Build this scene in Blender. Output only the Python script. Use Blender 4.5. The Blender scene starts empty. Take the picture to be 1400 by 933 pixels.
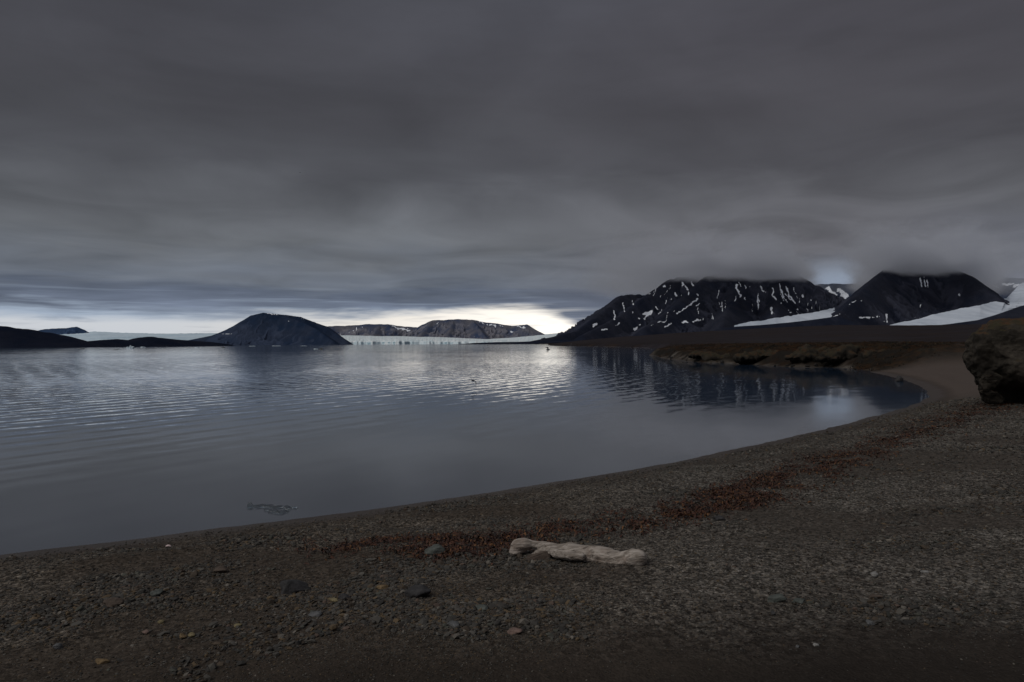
import bpy, bmesh, math, random
import numpy as np
from mathutils import Vector, Matrix

random.seed(7)
RNG = np.random.default_rng(11)
S = bpy.context.scene
COL = S.collection

# ------------------------------------------------------------------ camera
F = 933.0                                   # focal length in photograph pixels (1400 wide), 24 mm lens
CAMZ = 2.6
PITCH = math.atan(3.5 / F)
ROLL = math.radians(0.25)
fwd = Vector((0, math.cos(PITCH), math.sin(PITCH)))
r0 = Vector((1, 0, 0))
u0 = r0.cross(fwd)
right = r0 * math.cos(ROLL) - u0 * math.sin(ROLL)
up = right.cross(fwd)
cam_data = bpy.data.cameras.new("camera")
cam_data.sensor_width = 36.0
cam_data.lens = 36.0 * F / 1400.0
cam_data.clip_start = 0.05
cam_data.clip_end = 80000
cam = bpy.data.objects.new("camera", cam_data)
cam.matrix_world = Matrix(((right.x, up.x, -fwd.x, 0), (right.y, up.y, -fwd.y, 0), (right.z, up.z, -fwd.z, CAMZ), (0, 0, 0, 1)))
COL.objects.link(cam)
S.camera = cam

# ------------------------------------------------------------------ light
SUN_EL, SUN_AZ = math.radians(46), math.radians(-122)      # azimuth measured from +Y towards +X
sl = bpy.data.lights.new("sun", 'SUN')
sl.energy = 1.2
sl.angle = math.radians(40)
sl.color = (1.0, 0.97, 0.93)
so = bpy.data.objects.new("sun", sl)
sd_ = Vector((math.sin(SUN_AZ) * math.cos(SUN_EL), math.cos(SUN_AZ) * math.cos(SUN_EL), math.sin(SUN_EL)))
so.rotation_euler = sd_.to_track_quat('Z', 'Y').to_euler()
COL.objects.link(so)

S.view_settings.view_transform = 'Standard'
S.view_settings.look = 'None'
S.view_settings.gamma = 1
S.view_settings.exposure = 0.0
S.view_settings.use_curve_mapping = False
S.render.engine = 'CYCLES'
S.cycles.use_denoising = True
S.cycles.volume_bounces = 3
S.cycles.max_bounces = 6
S.cycles.diffuse_bounces = 3
S.cycles.volume_step_rate = 1.0


# ------------------------------------------------------------------ node helper
class N:
    def __init__(self, tree):
        self.t = tree
        self.n = tree.nodes
        self.l = tree.links

    def node(self, typ, ins=None, **props):
        nd = self.n.new(typ)
        for k, v in props.items():
            setattr(nd, k, v)
        for k, v in (ins or {}).items():
            self.put(nd.inputs[k], v)
        return nd

    def put(self, sock, v):
        if hasattr(v, 'is_linked') or isinstance(v, bpy.types.NodeSocket):
            self.l.new(v, sock)
        else:
            if isinstance(v, (tuple, list)) and len(v) == 3 and len(sock.default_value) == 4:
                v = (*v, 1)
            sock.default_value = v

    def math(self, op, a, b=None, c=None, clamp=False):
        nd = self.n.new('ShaderNodeMath')
        nd.operation = op
        nd.use_clamp = clamp
        for i, v in enumerate((a, b, c)):
            if v is not None:
                self.put(nd.inputs[i], v)
        return nd.outputs[0]

    def vmath(self, op, a, b=None, scale=None):
        nd = self.n.new('ShaderNodeVectorMath')
        nd.operation = op
        self.put(nd.inputs[0], a)
        if b is not None:
            self.put(nd.inputs[1], b)
        if scale is not None:
            self.put(nd.inputs['Scale'], scale)
        return nd.outputs['Value'] if op in ('DOT_PRODUCT', 'LENGTH') else nd.outputs[0]

    def mix(self, f, a, b, blend='MIX'):
        nd = self.n.new('ShaderNodeMix')
        nd.data_type = 'RGBA'
        nd.blend_type = blend
        nd.clamp_factor = True
        self.put(nd.inputs[0], f)
        self.put(nd.inputs[6], a)
        self.put(nd.inputs[7], b)
        return nd.outputs[2]

    def smooth(self, v, a, b, lo=0.0, hi=1.0):
        nd = self.n.new('ShaderNodeMapRange')
        nd.interpolation_type = 'SMOOTHSTEP'
        self.put(nd.inputs[0], v)
        nd.inputs[1].default_value = a
        nd.inputs[2].default_value = b
        nd.inputs[3].default_value = lo
        nd.inputs[4].default_value = hi
        return nd.outputs[0]

    def noise(self, vec, scale, detail=4, rough=0.55, dist=0.0, out=0):
        nd = self.n.new('ShaderNodeTexNoise')
        self.put(nd.inputs['Vector'], vec)
        nd.inputs['Scale'].default_value = scale
        nd.inputs['Detail'].default_value = detail
        nd.inputs['Roughness'].default_value = rough
        nd.inputs['Distortion'].default_value = dist
        return nd.outputs[out]

    def voronoi(self, vec, scale, feature='F1', out='Distance', rnd=1.0):
        nd = self.n.new('ShaderNodeTexVoronoi')
        nd.feature = feature
        self.put(nd.inputs['Vector'], vec)
        nd.inputs['Scale'].default_value = scale
        nd.inputs['Randomness'].default_value = rnd
        return nd.outputs[out]

    def ramp(self, f, stops, interp='LINEAR'):
        nd = self.n.new('ShaderNodeValToRGB')
        nd.color_ramp.interpolation = interp
        e = nd.color_ramp.elements
        while len(e) > 1:
            e.remove(e[-1])
        e[0].position = stops[0][0]
        e[0].color = (*stops[0][1], 1)
        for p, c in stops[1:]:
            x = e.new(p)
            x.color = (*c, 1)
        self.put(nd.inputs[0], f)
        return nd.outputs[0]

    def sep(self, v):
        nd = self.n.new('ShaderNodeSeparateXYZ')
        self.put(nd.inputs[0], v)
        return nd.outputs

    def comb(self, x, y, z):
        nd = self.n.new('ShaderNodeCombineXYZ')
        for i, v in enumerate((x, y, z)):
            self.put(nd.inputs[i], v)
        return nd.outputs[0]

    def attr(self, name, out='Fac'):
        nd = self.n.new('ShaderNodeAttribute')
        nd.attribute_name = name
        return nd.outputs[out]


def srgb(r, g, b):
    f = lambda c: (c / 255 / 12.92) if c / 255 <= 0.04045 else ((c / 255 + 0.055) / 1.055) ** 2.4
    return (f(r), f(g), f(b))


def skyc(r, g, b):
    return tuple(10 * c for c in srgb(r, g, b))      # the background runs at strength 0.1


# ------------------------------------------------------------------ world: clear Nishita sky seen under a cloud deck
world = bpy.data.worlds.new("World")
S.world = world
world.use_nodes = True
w = N(world.node_tree)
bg = world.node_tree.nodes['Background']
bg.inputs['Strength'].default_value = 0.1
sky = w.node('ShaderNodeTexSky')
sky.sky_type = 'NISHITA'
sky.sun_disc = False
sky.sun_elevation = SUN_EL
sky.sun_rotation = SUN_AZ
sky.air_density = 1.0
sky.dust_density = 4.0
tc = w.node('ShaderNodeTexCoord')
D = tc.outputs['Generated']
dx, dy, dz = w.sep(D)
el = w.math('MULTIPLY', w.math('ARCSINE', dz), 57.2958)
az = w.math('MULTIPLY', w.math('ARCTAN2', dx, dy), 57.2958)
dzs = w.math('ADD', w.math('MAXIMUM', dz, 0.0), 0.05)
P = w.comb(w.math('DIVIDE', dx, dzs), w.math('DIVIDE', dy, dzs), 0.0)
n1 = w.noise(P, 0.42, 3, 0.5, 0.4)
n2 = w.noise(w.vmath('ADD', P, (7.3, 1.2, 4.0)), 1.1, 4, 0.5, 0.8)
A = w.comb(w.math('MULTIPLY', az, 0.06), w.math('MULTIPLY', el, w.smooth(el, 3, 14, 0.55, 0.30)), 0.0)
n3 = w.noise(A, 1.0, 5, 0.55, 0.6)
n4 = w.noise(w.vmath('ADD', A, (3.1, 9.4, 2.0)), 2.6, 4, 0.6, 0.3)
# elevation wobble so that the bands are uneven
wob = w.math('ADD', w.math('MULTIPLY', w.math('SUBTRACT', n3, 0.5), 1.6), w.math('MULTIPLY', w.math('SUBTRACT', n4, 0.5), 0.7))
els = w.math('ADD', el, w.math('MULTIPLY', wob, w.smooth(el, 0.0, 7.0, 0.6, 3.6)))
t = w.math('DIVIDE', els, 30.0, clamp=True)
deck = w.ramp(t, [(0.0, skyc(120, 126, 138)), (0.09, skyc(110, 119, 136)), (0.13, skyc(92, 100, 115)), (0.17, skyc(104, 110, 120)),
                  (0.28, skyc(107, 110, 115)), (0.36, skyc(98, 100, 105)), (0.46, skyc(80, 81, 86)), (0.60, skyc(73, 73, 78)),
                  (0.78, skyc(75, 75, 81)), (1.0, skyc(74, 75, 82))])
# lighter and darker cloud masses
mod = w.math('ADD', w.math('MULTIPLY', w.math('SUBTRACT', n1, 0.5), 1.0), w.math('MULTIPLY', w.math('SUBTRACT', n2, 0.5), 0.55))
mod = w.math('ADD', mod, w.math('MULTIPLY', w.math('SUBTRACT', n4, 0.5), 0.12))
mod = w.math('ADD', w.math('MULTIPLY', mod, 1.15), 1.0)
deck = w.mix(1.0, deck, w.comb(mod, mod, mod), 'MULTIPLY')
# warmer grey to the right
deck = w.mix(1.0, deck, w.mix(w.smooth(az, -10, 25), (0.985, 1.0, 1.015), (1.0, 0.98, 0.995)), 'MULTIPLY')
# brighter thin cloud low on the right, between the mountains
def blob(a0, e0, sa, se):
    qa = w.math('POWER', w.math('DIVIDE', w.math('ABSOLUTE', w.math('SUBTRACT', az, a0)), sa), 2.0)
    qe = w.math('POWER', w.math('DIVIDE', w.math('ABSOLUTE', w.math('SUBTRACT', el, e0)), se), 2.0)
    return w.math('EXPONENT', w.math('MULTIPLY', w.math('ADD', qa, qe), -1.0))
deck = w.mix(w.math('MULTIPLY', blob(33.0, 7.2, 6.0, 1.8), 0.35), deck, skyc(118, 122, 134))
deck = w.mix(w.math('MULTIPLY', blob(23.0, 6.8, 16.0, 3.8), 0.9), deck, w.mix(w.smooth(n2, 0.3, 0.7), skyc(86, 86, 91), skyc(106, 106, 112)))
deck = w.mix(w.math('MULTIPLY', blob(25.6, 4.8, 3.6, 1.15), 0.85), deck, skyc(152, 166, 186))
# the open strip along the horizon: clear sky and thin bright cloud
boost = w.math('ADD', 1.0, w.math('MULTIPLY', blob(2.0, 1.0, 11.0, 2.8), 0.55))
clear = w.mix(0.75, w.mix(1.0, sky.outputs[0], (0.62, 0.58, 0.52), 'MULTIPLY'), w.mix(w.smooth(az, -30, -8), skyc(226, 231, 238), skyc(255, 249, 240)))
clear = w.mix(1.0, clear, w.comb(boost, boost, boost), 'MULTIPLY')
thin = w.mix(w.smooth(w.math('SUBTRACT', els, w.math('MULTIPLY', blob(0.0, 2.0, 8.0, 40.0), 1.2)), 1.7, 2.6), clear, skyc(160, 174, 192))
stripe_top = w.math('ADD', w.smooth(az, -38, -20, 3.1, 2.5), w.math('MULTIPLY', blob(-1.0, 2.0, 9.0, 40.0), 0.8))
stripe_top = w.math('SUBTRACT', stripe_top, w.smooth(az, 1.0, 13.0, 0.0, 3.8))
cover = w.smooth(w.math('SUBTRACT', els, stripe_top), -0.75, 0.3)
streak = w.smooth(n4, 0.5, 0.72, 0.0, 0.35)
cover = w.math('MAXIMUM', cover, streak)
slit = w.math('MULTIPLY', w.smooth(w.noise(w.vmath('MULTIPLY', A, (0.8, 3.2, 1.0)), 1.6, 4, 0.55, 0.2), 0.52, 0.70), w.math('MULTIPLY', w.smooth(el, 5.2, 3.2), w.smooth(az, 12, 4)))
cover = w.math('SUBTRACT', cover, w.math('MULTIPLY', slit, 0.28), clamp=True)
col = w.mix(cover, thin, deck)
# unseen sky overhead brightened, added to light the land
col = w.mix(w.smooth(el, 31, 60), col, skyc(132, 135, 142))
w.put(bg.inputs['Color'], col)


# ------------------------------------------------------------------ numpy noise
_perm = np.random.default_rng(3).permutation(4096)
_grad = np.random.default_rng(4).uniform(0, 2 * np.pi, 4096)
_gx, _gy = np.cos(_grad), np.sin(_grad)
_val = np.random.default_rng(5).uniform(-1, 1, 4096)


def pn(x, y, seed=0):
    x = np.asarray(x, float) + seed * 37.17
    y = np.asarray(y, float) + seed * 91.73
    xi, yi = np.floor(x).astype(np.int64), np.floor(y).astype(np.int64)
    xf, yf = x - xi, y - yi
    u = xf * xf * xf * (xf * (xf * 6 - 15) + 10)
    v = yf * yf * yf * (yf * (yf * 6 - 15) + 10)

    def g(ix, iy, fx, fy):
        h = _perm[(_perm[ix & 4095] + iy) & 4095]
        return _gx[h] * fx + _gy[h] * fy
    a = g(xi, yi, xf, yf)
    b = g(xi + 1, yi, xf - 1, yf)
    c = g(xi, yi + 1, xf, yf - 1)
    d = g(xi + 1, yi + 1, xf - 1, yf - 1)
    return (a + u * (b - a) + v * (c - a + u * (a - b - c + d))) * 1.5


def fbm(x, y, oct=4, seed=0, gain=0.5):
    s, a, f = 0, 1.0, 1.0
    for i in range(oct):
        s = s + a * pn(x * f, y * f, seed + i * 5)
        a *= gain
        f *= 2.03
    return s


def ridged(x, y, oct=4, seed=0):
    s, a, f = 0, 0.6, 1.0
    for i in range(oct):
        s = s + a * (1 - np.abs(pn(x * f, y * f, seed + i * 5)) * 2)
        a *= 0.5
        f *= 2.1
    return s


def fbm3(p, scale, oct=4, seed=0, gain=0.5):
    x, y, z = p[:, 0] * scale, p[:, 1] * scale, p[:, 2] * scale
    return (fbm(x + 0.31 * z, y + 0.57 * z, oct, seed, gain) + fbm(y - 0.4 * x, z + 0.23 * x, oct, seed + 3, gain) + fbm(z + 0.35 * y, x - 0.3 * y, oct, seed + 7, gain)) / 1.8


def sstep(v, a, b):
    t = np.clip((v - a) / (b - a), 0, 1)
    return t * t * (3 - 2 * t)


# ------------------------------------------------------------------ photograph pixel -> world
def ray(u, v):
    d = fwd + right * ((u - 700) / F) - up * ((v - 466.5) / F)
    return d


def at_z(u, v, z=0.0):
    d = ray(u, v)
    k = (z - CAMZ) / d.z
    return Vector((d.x * k, d.y * k, z))


def at_y(u, v, y):
    d = ray(u, v)
    k = y / d.y
    return Vector((d.x * k, y, CAMZ + d.z * k))


def project(x, y, z):
    zz = z - CAMZ
    a = x * right.x + y * right.y + zz * right.z
    b = x * up.x + y * up.y + zz * up.z
    c = x * fwd.x + y * fwd.y + zz * fwd.z
    c = np.maximum(c, 1e-3)
    return 700 + F * a / c, 466.5 - F * b / c


# ------------------------------------------------------------------ coast and terrain
coast_px = [(-900, 905), (-200, 786), (0, 758), (100, 747), (200, 735.5), (300, 722), (400, 711), (490, 700), (600, 684), (700, 668), (800, 653), (882, 640), (1000, 616), (1086, 596.5),
            (1143, 583.6), (1196, 569), (1240, 556.5), (1258, 550.5), (1269, 543), (1268, 535), (1255, 527), (1231, 518), (1200, 511), (1165, 506.5), (1130, 503), (1085, 503),
            (1040, 500.5), (985, 497), (950, 496), (915, 492), (893, 488.5), (884, 486), (892, 484), (915, 482.5), (940, 480.5), (920, 477.6), (880, 475.8), (840, 474.6),
            (800, 473.6), (765, 473.3), (751, 472.8), (748.5, 472.0)]
coast = [tuple(at_z(u, v)[:2]) for u, v in coast_px]
coast = [(-300, -160), (-60, -14)] + coast[1:]
coast += [tuple(at_y(752, 470, 2600)[:2]), tuple(at_y(735, 470, 3600)[:2]), tuple(at_y(745, 470, 14000)[:2])]
CO = np.array(coast)
POLY = np.vstack([CO, [[30000, 14000], [30000, -6000], [-300, -6000]]])


def seg_dist(x, y, pts):
    best = np.full(x.shape, 1e18)
    for (ax, ay), (bx, by) in zip(pts[:-1], pts[1:]):
        ux, uy = bx - ax, by - ay
        L = ux * ux + uy * uy + 1e-12
        tt = np.clip(((x - ax) * ux + (y - ay) * uy) / L, 0, 1)
        d2 = (x - ax - tt * ux) ** 2 + (y - ay - tt * uy) ** 2
        best = np.minimum(best, d2)
    return np.sqrt(best)


def inside(x, y, poly):
    c = np.zeros(x.shape, bool)
    n = len(poly)
    j = n - 1
    for i in range(n):
        xi, yi = poly[i]
        xj, yj = poly[j]
        if yi != yj:
            m = ((yi > y) != (yj > y)) & (x < (xj - xi) * (y - yi) / (yj - yi) + xi)
            c ^= m
        j = i
    return c


def shore(x, y):
    d = seg_dist(x, y, CO)
    sdv = np.where(inside(x, y, POLY), d, -d)
    wig = np.clip(np.abs(y) / 60, 0.05, 1.5)
    return sdv + (0.13 * fbm(x * 0.5, y * 0.5, 3, 40) + 0.05 * fbm(x * 3, y * 3, 3, 44)) * np.minimum(wig * 2, 1) + 0.7 * fbm(x * 0.12, y * 0.12, 3, 41) * sstep(y, 55, 110)


def headmask(x, y):
    """the tundra bank and headland beyond the bay"""
    return sstep(y + 1.2 * fbm(x * 0.08, y * 0.08, 2, 58), 56, 63)


def height(x, y, sdv=None):
    x = np.asarray(x, float)
    y = np.asarray(y, float)
    if sdv is None:
        sdv = shore(x, y)
    land = np.maximum(sdv, 0)
    z = np.where(sdv < 0, np.maximum(sdv * 0.10, -4.0), 0.95 * (1 - np.exp(-land / 6.5)))
    # storm berms along the shore
    near = 1 - sstep(y, 40, 70)
    along = fbm(x * 0.15, y * 0.15, 2, 50)
    z = z + near * 0.045 * np.exp(-((land - 1.9 - 0.5 * along) / 0.35) ** 2) + near * 0.03 * np.exp(-((land - 3.6 - 0.8 * along) / 0.5) ** 2)
    hm = headmask(x, y)
    nb = fbm(x * 0.035, y * 0.035, 3, 60)
    bank = sstep(sdv, 0.2 + 1.2 * np.clip(nb + 0.3, 0, 2), 2.6 + 4 * np.clip(nb + 0.3, 0, 2)) * (1.25 + 0.35 * nb)
    hum = 0.42 * ridged(x * 0.24, y * 0.2, 4, 61) * sstep(sdv, 1, 6) + 0.10 * fbm(x * 0.9, y * 0.9, 3, 66) * sstep(sdv, 1, 5)
    far = np.maximum(sdv - 40, 0)
    z = z + hm * (bank + hum * (1 - sstep(y, 350, 900)) - 0.15)
    d = np.hypot(x, y)
    z = z + 110 * (1 - np.exp(-far * 0.1 / 110)) * (1 - 0.2 * sstep(x / np.maximum(y, 1), 0.45, 0.62)) * sstep(d, 200, 3200) + 0.6 * fbm(x * 0.01, y * 0.01, 3, 70) * sstep(far, 60, 300) + 5 * fbm(x * 0.0016, y * 0.0022, 3, 71) * sstep(far, 300, 1500)
    # small relief of the beach itself
    z = z + near * sstep(sdv, 0.2, 1.2) * (0.030 * fbm(x * 0.55, y * 0.8, 3, 80) + 0.012 * fbm(x * 2.2, y * 2.6, 3, 84) + 0.004 * fbm(x * 9, y * 9, 2, 88))
    return z


def hz(x, y):
    return float(height(np.array([x]), np.array([y]))[0])


def on_ground(u, v, lo=2.0, hi=400.0):
    """where the line of sight through a photograph pixel meets the terrain"""
    d = ray(u, v)
    ks = np.exp(np.linspace(math.log(lo), math.log(hi), 700))
    xs, ys, zs = d.x * ks, d.y * ks, CAMZ + d.z * ks
    g = np.maximum(height(xs, ys), 0.0)
    i = int(np.argmax(zs <= g))
    k0, k1 = ks[i - 1], ks[i]
    for _ in range(18):
        km = (k0 + k1) / 2
        if CAMZ + d.z * km <= max(hz(d.x * km, d.y * km), 0):
            k1 = km
        else:
            k0 = km
    return Vector((d.x * k1, d.y * k1, CAMZ + d.z * k1))


# ------------------------------------------------------------------ object helpers
def tag(o, label=None, cat=None, group=None, kind=None):
    if label:
        o['label'] = label
    if cat:
        o['category'] = cat
    if group:
        o['group'] = group
    if kind:
        o['kind'] = kind
    return o


def link(o, parent=None):
    COL.objects.link(o)
    if parent:
        o.parent = parent
    return o


def np_mesh(name, verts, faces, mat, smooth=True, attrs=None, colors=None):
    """faces: (n,3) or (n,4) int array"""
    verts = np.asarray(verts, np.float32)
    faces = np.asarray(faces, np.int32)
    me = bpy.data.meshes.new(name)
    k = faces.shape[1]
    me.vertices.add(len(verts))
    me.vertices.foreach_set('co', verts.ravel())
    me.loops.add(faces.size)
    me.loops.foreach_set('vertex_index', faces.ravel())
    me.polygons.add(len(faces))
    me.polygons.foreach_set('loop_start', np.arange(0, faces.size, k, dtype=np.int32))
    me.polygons.foreach_set('use_smooth', np.full(len(faces), smooth, bool))
    for an, av in (attrs or {}).items():
        a = me.attributes.new(an, 'FLOAT', 'POINT')
        a.data.foreach_set('value', np.asarray(av, np.float32))
    for an, av in (colors or {}).items():
        a = me.attributes.new(an, 'FLOAT_COLOR', 'POINT')
        c = np.ones((len(verts), 4), np.float32)
        c[:, :3] = av
        a.data.foreach_set('color', c.ravel())
    me.update()
    me.validate()
    if mat:
        me.materials.append(mat)
    return bpy.data.objects.new(name, me)


def grid_faces(nr, nc, keep=None):
    i = np.arange(nr - 1)[:, None] * nc + np.arange(nc - 1)[None, :]
    f = np.stack([i, i + 1, i + nc + 1, i + nc], -1)
    if keep is not None:
        f = f[keep]
    return f.reshape(-1, 4)


def compact(verts, faces, *extra):
    used = np.unique(faces)
    remap = np.full(len(verts), -1, np.int64)
    remap[used] = np.arange(len(used))
    return (verts[used], remap[faces]) + tuple(e[used] for e in extra)


def mat(name):
    m = bpy.data.materials.new(name)
    m.use_nodes = True
    n = N(m.node_tree)
    b = m.node_tree.nodes['Principled BSDF']
    return m, n, b


def geo_pos(n):
    return n.node('ShaderNodeNewGeometry').outputs['Position']


def geo_nz(n):
    return n.sep(n.node('ShaderNodeNewGeometry').outputs['Normal'])[2]


def bump(n, b, h, dist, strength=1.0):
    nd = n.node('ShaderNodeBump')
    nd.inputs['Strength'].default_value = strength
    nd.inputs['Distance'].default_value = dist
    n.put(nd.inputs['Height'], h)
    n.put(b.inputs['Normal'], nd.outputs[0])


# ------------------------------------------------------------------ materials of the land
gm, n, b = mat("ground")
p = geo_pos(n)
shr = n.attr('shore')
tun = n.attr('tundra')
wrk = n.attr('wrack')
plain = n.attr('plain')
sandm = n.attr('sand')
damp = n.attr('damp')
bay = n.attr('bay')
big = n.noise(p, 0.45, 4, 0.6)
med = n.noise(p, 3.0, 5, 0.65)
fine = n.noise(p, 38.0, 4, 0.7)
cell = n.voronoi(p, 55.0, 'F1', 'Color')
cellv = n.sep(cell)[0]
cd = n.voronoi(p, 55.0)
gravel_c = n.ramp(cellv, [(0.0, (0.028, 0.026, 0.024)), (0.35, (0.062, 0.058, 0.054)), (0.6, (0.088, 0.082, 0.075)), (0.8, (0.080, 0.066, 0.050)), (0.95, (0.15, 0.142, 0.132))])
sand_c = n.mix(med, (0.021, 0.0175, 0.015), (0.047, 0.038, 0.032))
base = n.mix(n.smooth(n.math('ADD', big, n.math('MULTIPLY', sandm, 0.6)), 0.42, 0.72), gravel_c, n.mix(0.35, sand_c, gravel_c))
base = n.mix(n.math('MULTIPLY', sandm, 0.8), base, sand_c)
base = n.mix(0.3, base, n.mix(fine, (0.022, 0.020, 0.018), (0.10, 0.09, 0.08)))
speck = n.sep(n.voronoi(p, 26.0, 'F1', 'Color'))[1]
speck2 = n.sep(n.voronoi(p, 44.0, 'F1', 'Color'))[2]
spk = n.math('ADD', n.smooth(speck, 0.15, 0.95, 0.55, 1.5), n.math('MULTIPLY', n.math('SUBTRACT', n.math('POWER', speck2, 2.0), 0.33), 0.9))
spk = n.math('ADD', n.math('MULTIPLY', n.math('SUBTRACT', spk, 1.0), n.math('SUBTRACT', 1.0, n.math('MULTIPLY', sandm, 0.75))), 1.0)
base = n.mix(1.0, base, n.comb(spk, spk, spk), 'MULTIPLY')
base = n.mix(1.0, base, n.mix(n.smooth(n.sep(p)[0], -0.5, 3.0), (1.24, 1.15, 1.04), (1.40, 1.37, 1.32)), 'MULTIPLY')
base = n.mix(n.math('MULTIPLY', damp, 0.85), base, n.mix(fine, (0.010, 0.0082, 0.007), (0.032, 0.026, 0.022)))
base = n.mix(n.math('MULTIPLY', bay, 0.85), base, n.mix(med, (0.080, 0.062, 0.053), (0.115, 0.092, 0.080)))
# soaked sand beside the water, seaweed stains
base = n.mix(n.smooth(shr, 1.3, 0.6, 0.0, 0.75), base, n.mix(med, (0.030, 0.022, 0.017), (0.050, 0.038, 0.030)))
base = n.mix(n.math('MULTIPLY', wrk, 0.8), base, n.mix(med, (0.016, 0.009, 0.007), (0.055, 0.026, 0.014)))
# tundra
tn = n.noise(p, 0.35, 5, 0.65)
tn2 = n.noise(p, 0.07, 4, 0.6)
tundra_c = n.ramp(tn, [(0.30, (0.010, 0.010, 0.009)), (0.44, (0.026, 0.022, 0.015)), (0.54, (0.052, 0.030, 0.014)), (0.64, (0.034, 0.030, 0.020)), (0.8, (0.07, 0.055, 0.04))])
tundra_c = n.mix(n.smooth(tn2, 0.48, 0.7, 0, 0.7), tundra_c, (0.055, 0.026, 0.013))
tundra_c = n.mix(n.smooth(n.noise(p, 1.6, 4, 0.7), 0.46, 0.62, 0, 0.75), tundra_c, (0.010, 0.009, 0.008))
tundra_c = n.mix(n.smooth(n.noise(n.vmath('MULTIPLY', p, (0.25, 1.2, 1)), 0.5, 4, 0.6), 0.58, 0.68, 0, 0.7), tundra_c, (0.085, 0.072, 0.062))
tundra_c = n.mix(n.smooth(shr, 1.6, 0.5), tundra_c, (0.013, 0.011, 0.010))
base = n.mix(tun, base, n.mix(1.0, tundra_c, (0.66, 0.60, 0.60), 'MULTIPLY'))
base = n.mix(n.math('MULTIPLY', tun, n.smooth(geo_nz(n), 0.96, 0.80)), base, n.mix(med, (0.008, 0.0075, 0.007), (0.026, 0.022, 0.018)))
pl = n.noise(n.vmath('MULTIPLY', p, (0.0035, 0.016, 0.0)), 1.0, 6, 0.65)
plain_c = n.ramp(pl, [(0.3, (0.012, 0.011, 0.014)), (0.45, (0.032, 0.027, 0.030)), (0.54, (0.018, 0.015, 0.016)), (0.62, (0.036, 0.024, 0.018)), (0.72, (0.022, 0.019, 0.021))])
base = n.mix(plain, base, plain_c)
n.put(b.inputs['Base Color'], base)
n.put(b.inputs['Roughness'], n.smooth(shr, 1.1, 0.4, 0.9, 0.6))
n.put(b.inputs['Specular IOR Level'], n.smooth(shr, 1.1, 0.4, 0.03, 0.22))
h = n.math('ADD', n.math('MULTIPLY', cd, -0.6), n.math('MULTIPLY', fine, 0.5))
h = n.math('MULTIPLY', h, n.smooth(shr, 0.2, 1.2, 0.1, 1.0))
bump(n, b, h, 0.012, 0.9)
GROUND = gm

# ---- ground sheet on rings round the origin, finer nearby
ang = np.radians(np.concatenate([np.arange(-180, -46, 3.0), np.arange(-46, 46, 0.14), np.arange(46, 180.1, 3.0)]))
rad = np.concatenate([[0.05], np.exp(np.arange(math.log(0.5), math.log(54), 0.0105)), np.exp(np.arange(math.log(54), math.log(130), 0.0035)), np.exp(np.arange(math.log(130), math.log(30000), 0.0115))])
R_, A_ = np.meshgrid(rad, ang, indexing='ij')
gx, gy = (R_ * np.sin(A_)).ravel(), (R_ * np.cos(A_)).ravel()
gs = shore(gx, gy)
gz = height(gx, gy, gs)
keepv = (gs > -12 - 0.02 * np.hypot(gx, gy)).reshape(R_.shape)
keepf = keepv[:-1, :-1] | keepv[1:, :-1] | keepv[:-1, 1:] | keepv[1:, 1:]
gf = grid_faces(*R_.shape, keep=keepf)

wrack_px = [[(430, 752), (500, 747), (560, 742), (620, 744), (680, 742), (740, 732), (800, 722), (860, 712), (920, 705), (985, 690), (1020, 668)],
            [(560, 752), (640, 757), (720, 748)],
            [(985, 675), (1050, 656), (1110, 637), (1160, 622)],
            [(1000, 692), (1060, 668), (1120, 648), (1200, 612), (1280, 580), (1340, 562), (1395, 548)]]
wrack_w = [[tuple(on_ground(u, v)[:2]) for u, v in line] for line in wrack_px]
wd = np.full(gx.shape, 1e9)
nearsel = np.hypot(gx, gy) < 60
for line in wrack_w:
    wd[nearsel] = np.minimum(wd[nearsel], seg_dist(gx[nearsel], gy[nearsel], line))
wn = fbm(gx * 1.3, gy * 1.3, 4, 90)
g_wrack = (1 - sstep(wd, 0.08, 0.5)) * sstep(wn, -0.3, 0.35)
hm = headmask(gx, gy)
g_tun = hm * sstep(gs + 1.2 * fbm(gx * 0.3, gy * 0.3, 3, 91), 0.3, 2.0)
g_plain = sstep(np.hypot(gx, gy) + 50 * fbm(gx * 0.006, gy * 0.02, 3, 92), 200, 330)
g_damp = sstep(4.40 + 0.12 * gx - gy + 0.35 * fbm(gx * 0.6, gy * 0.9, 4, 96), -0.9, 1.0)
g_bay = sstep(gy + 2 * fbm(gx * 0.1, gy * 0.1, 3, 98), 25, 33) * (1 - hm)
g_sand = np.clip(sstep(-gy + 0.25 * np.abs(gx) * 0 + 0.5 * fbm(gx * 0.5, gy * 0.5, 3, 93), -5.0, -3.9) * sstep(gx + 1.2 * fbm(gx * 0.3, gy * 0.6, 2, 95), -3.2, -0.2) + sstep(gy, 26, 34) * (1 - hm) * 0.9
                 + 0.55 * sstep(fbm(gx * 0.22, gy * 0.5, 3, 94), 0.1, 0.5), 0, 1)
gv = np.stack([gx, gy, gz], 1)
gv, gf, a1, a2, a3, a4, a5, a6, a7 = compact(gv, gf, gs, g_tun, g_wrack, g_plain, g_sand, g_damp, g_bay)
ground = np_mesh("ground", gv, gf, GROUND, True, dict(shore=a1, tundra=a2, wrack=a3, plain=a4, sand=a5, damp=a6, bay=a7))
tag(link(ground), "dark gravel beach and tundra plain running to the mountains", "ground", kind='structure')

# ------------------------------------------------------------------ water
wm, n, b = mat("fjord_water")
p = geo_pos(n)
amp = n.attr('chop')
px, py, pz = n.sep(p)


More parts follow.
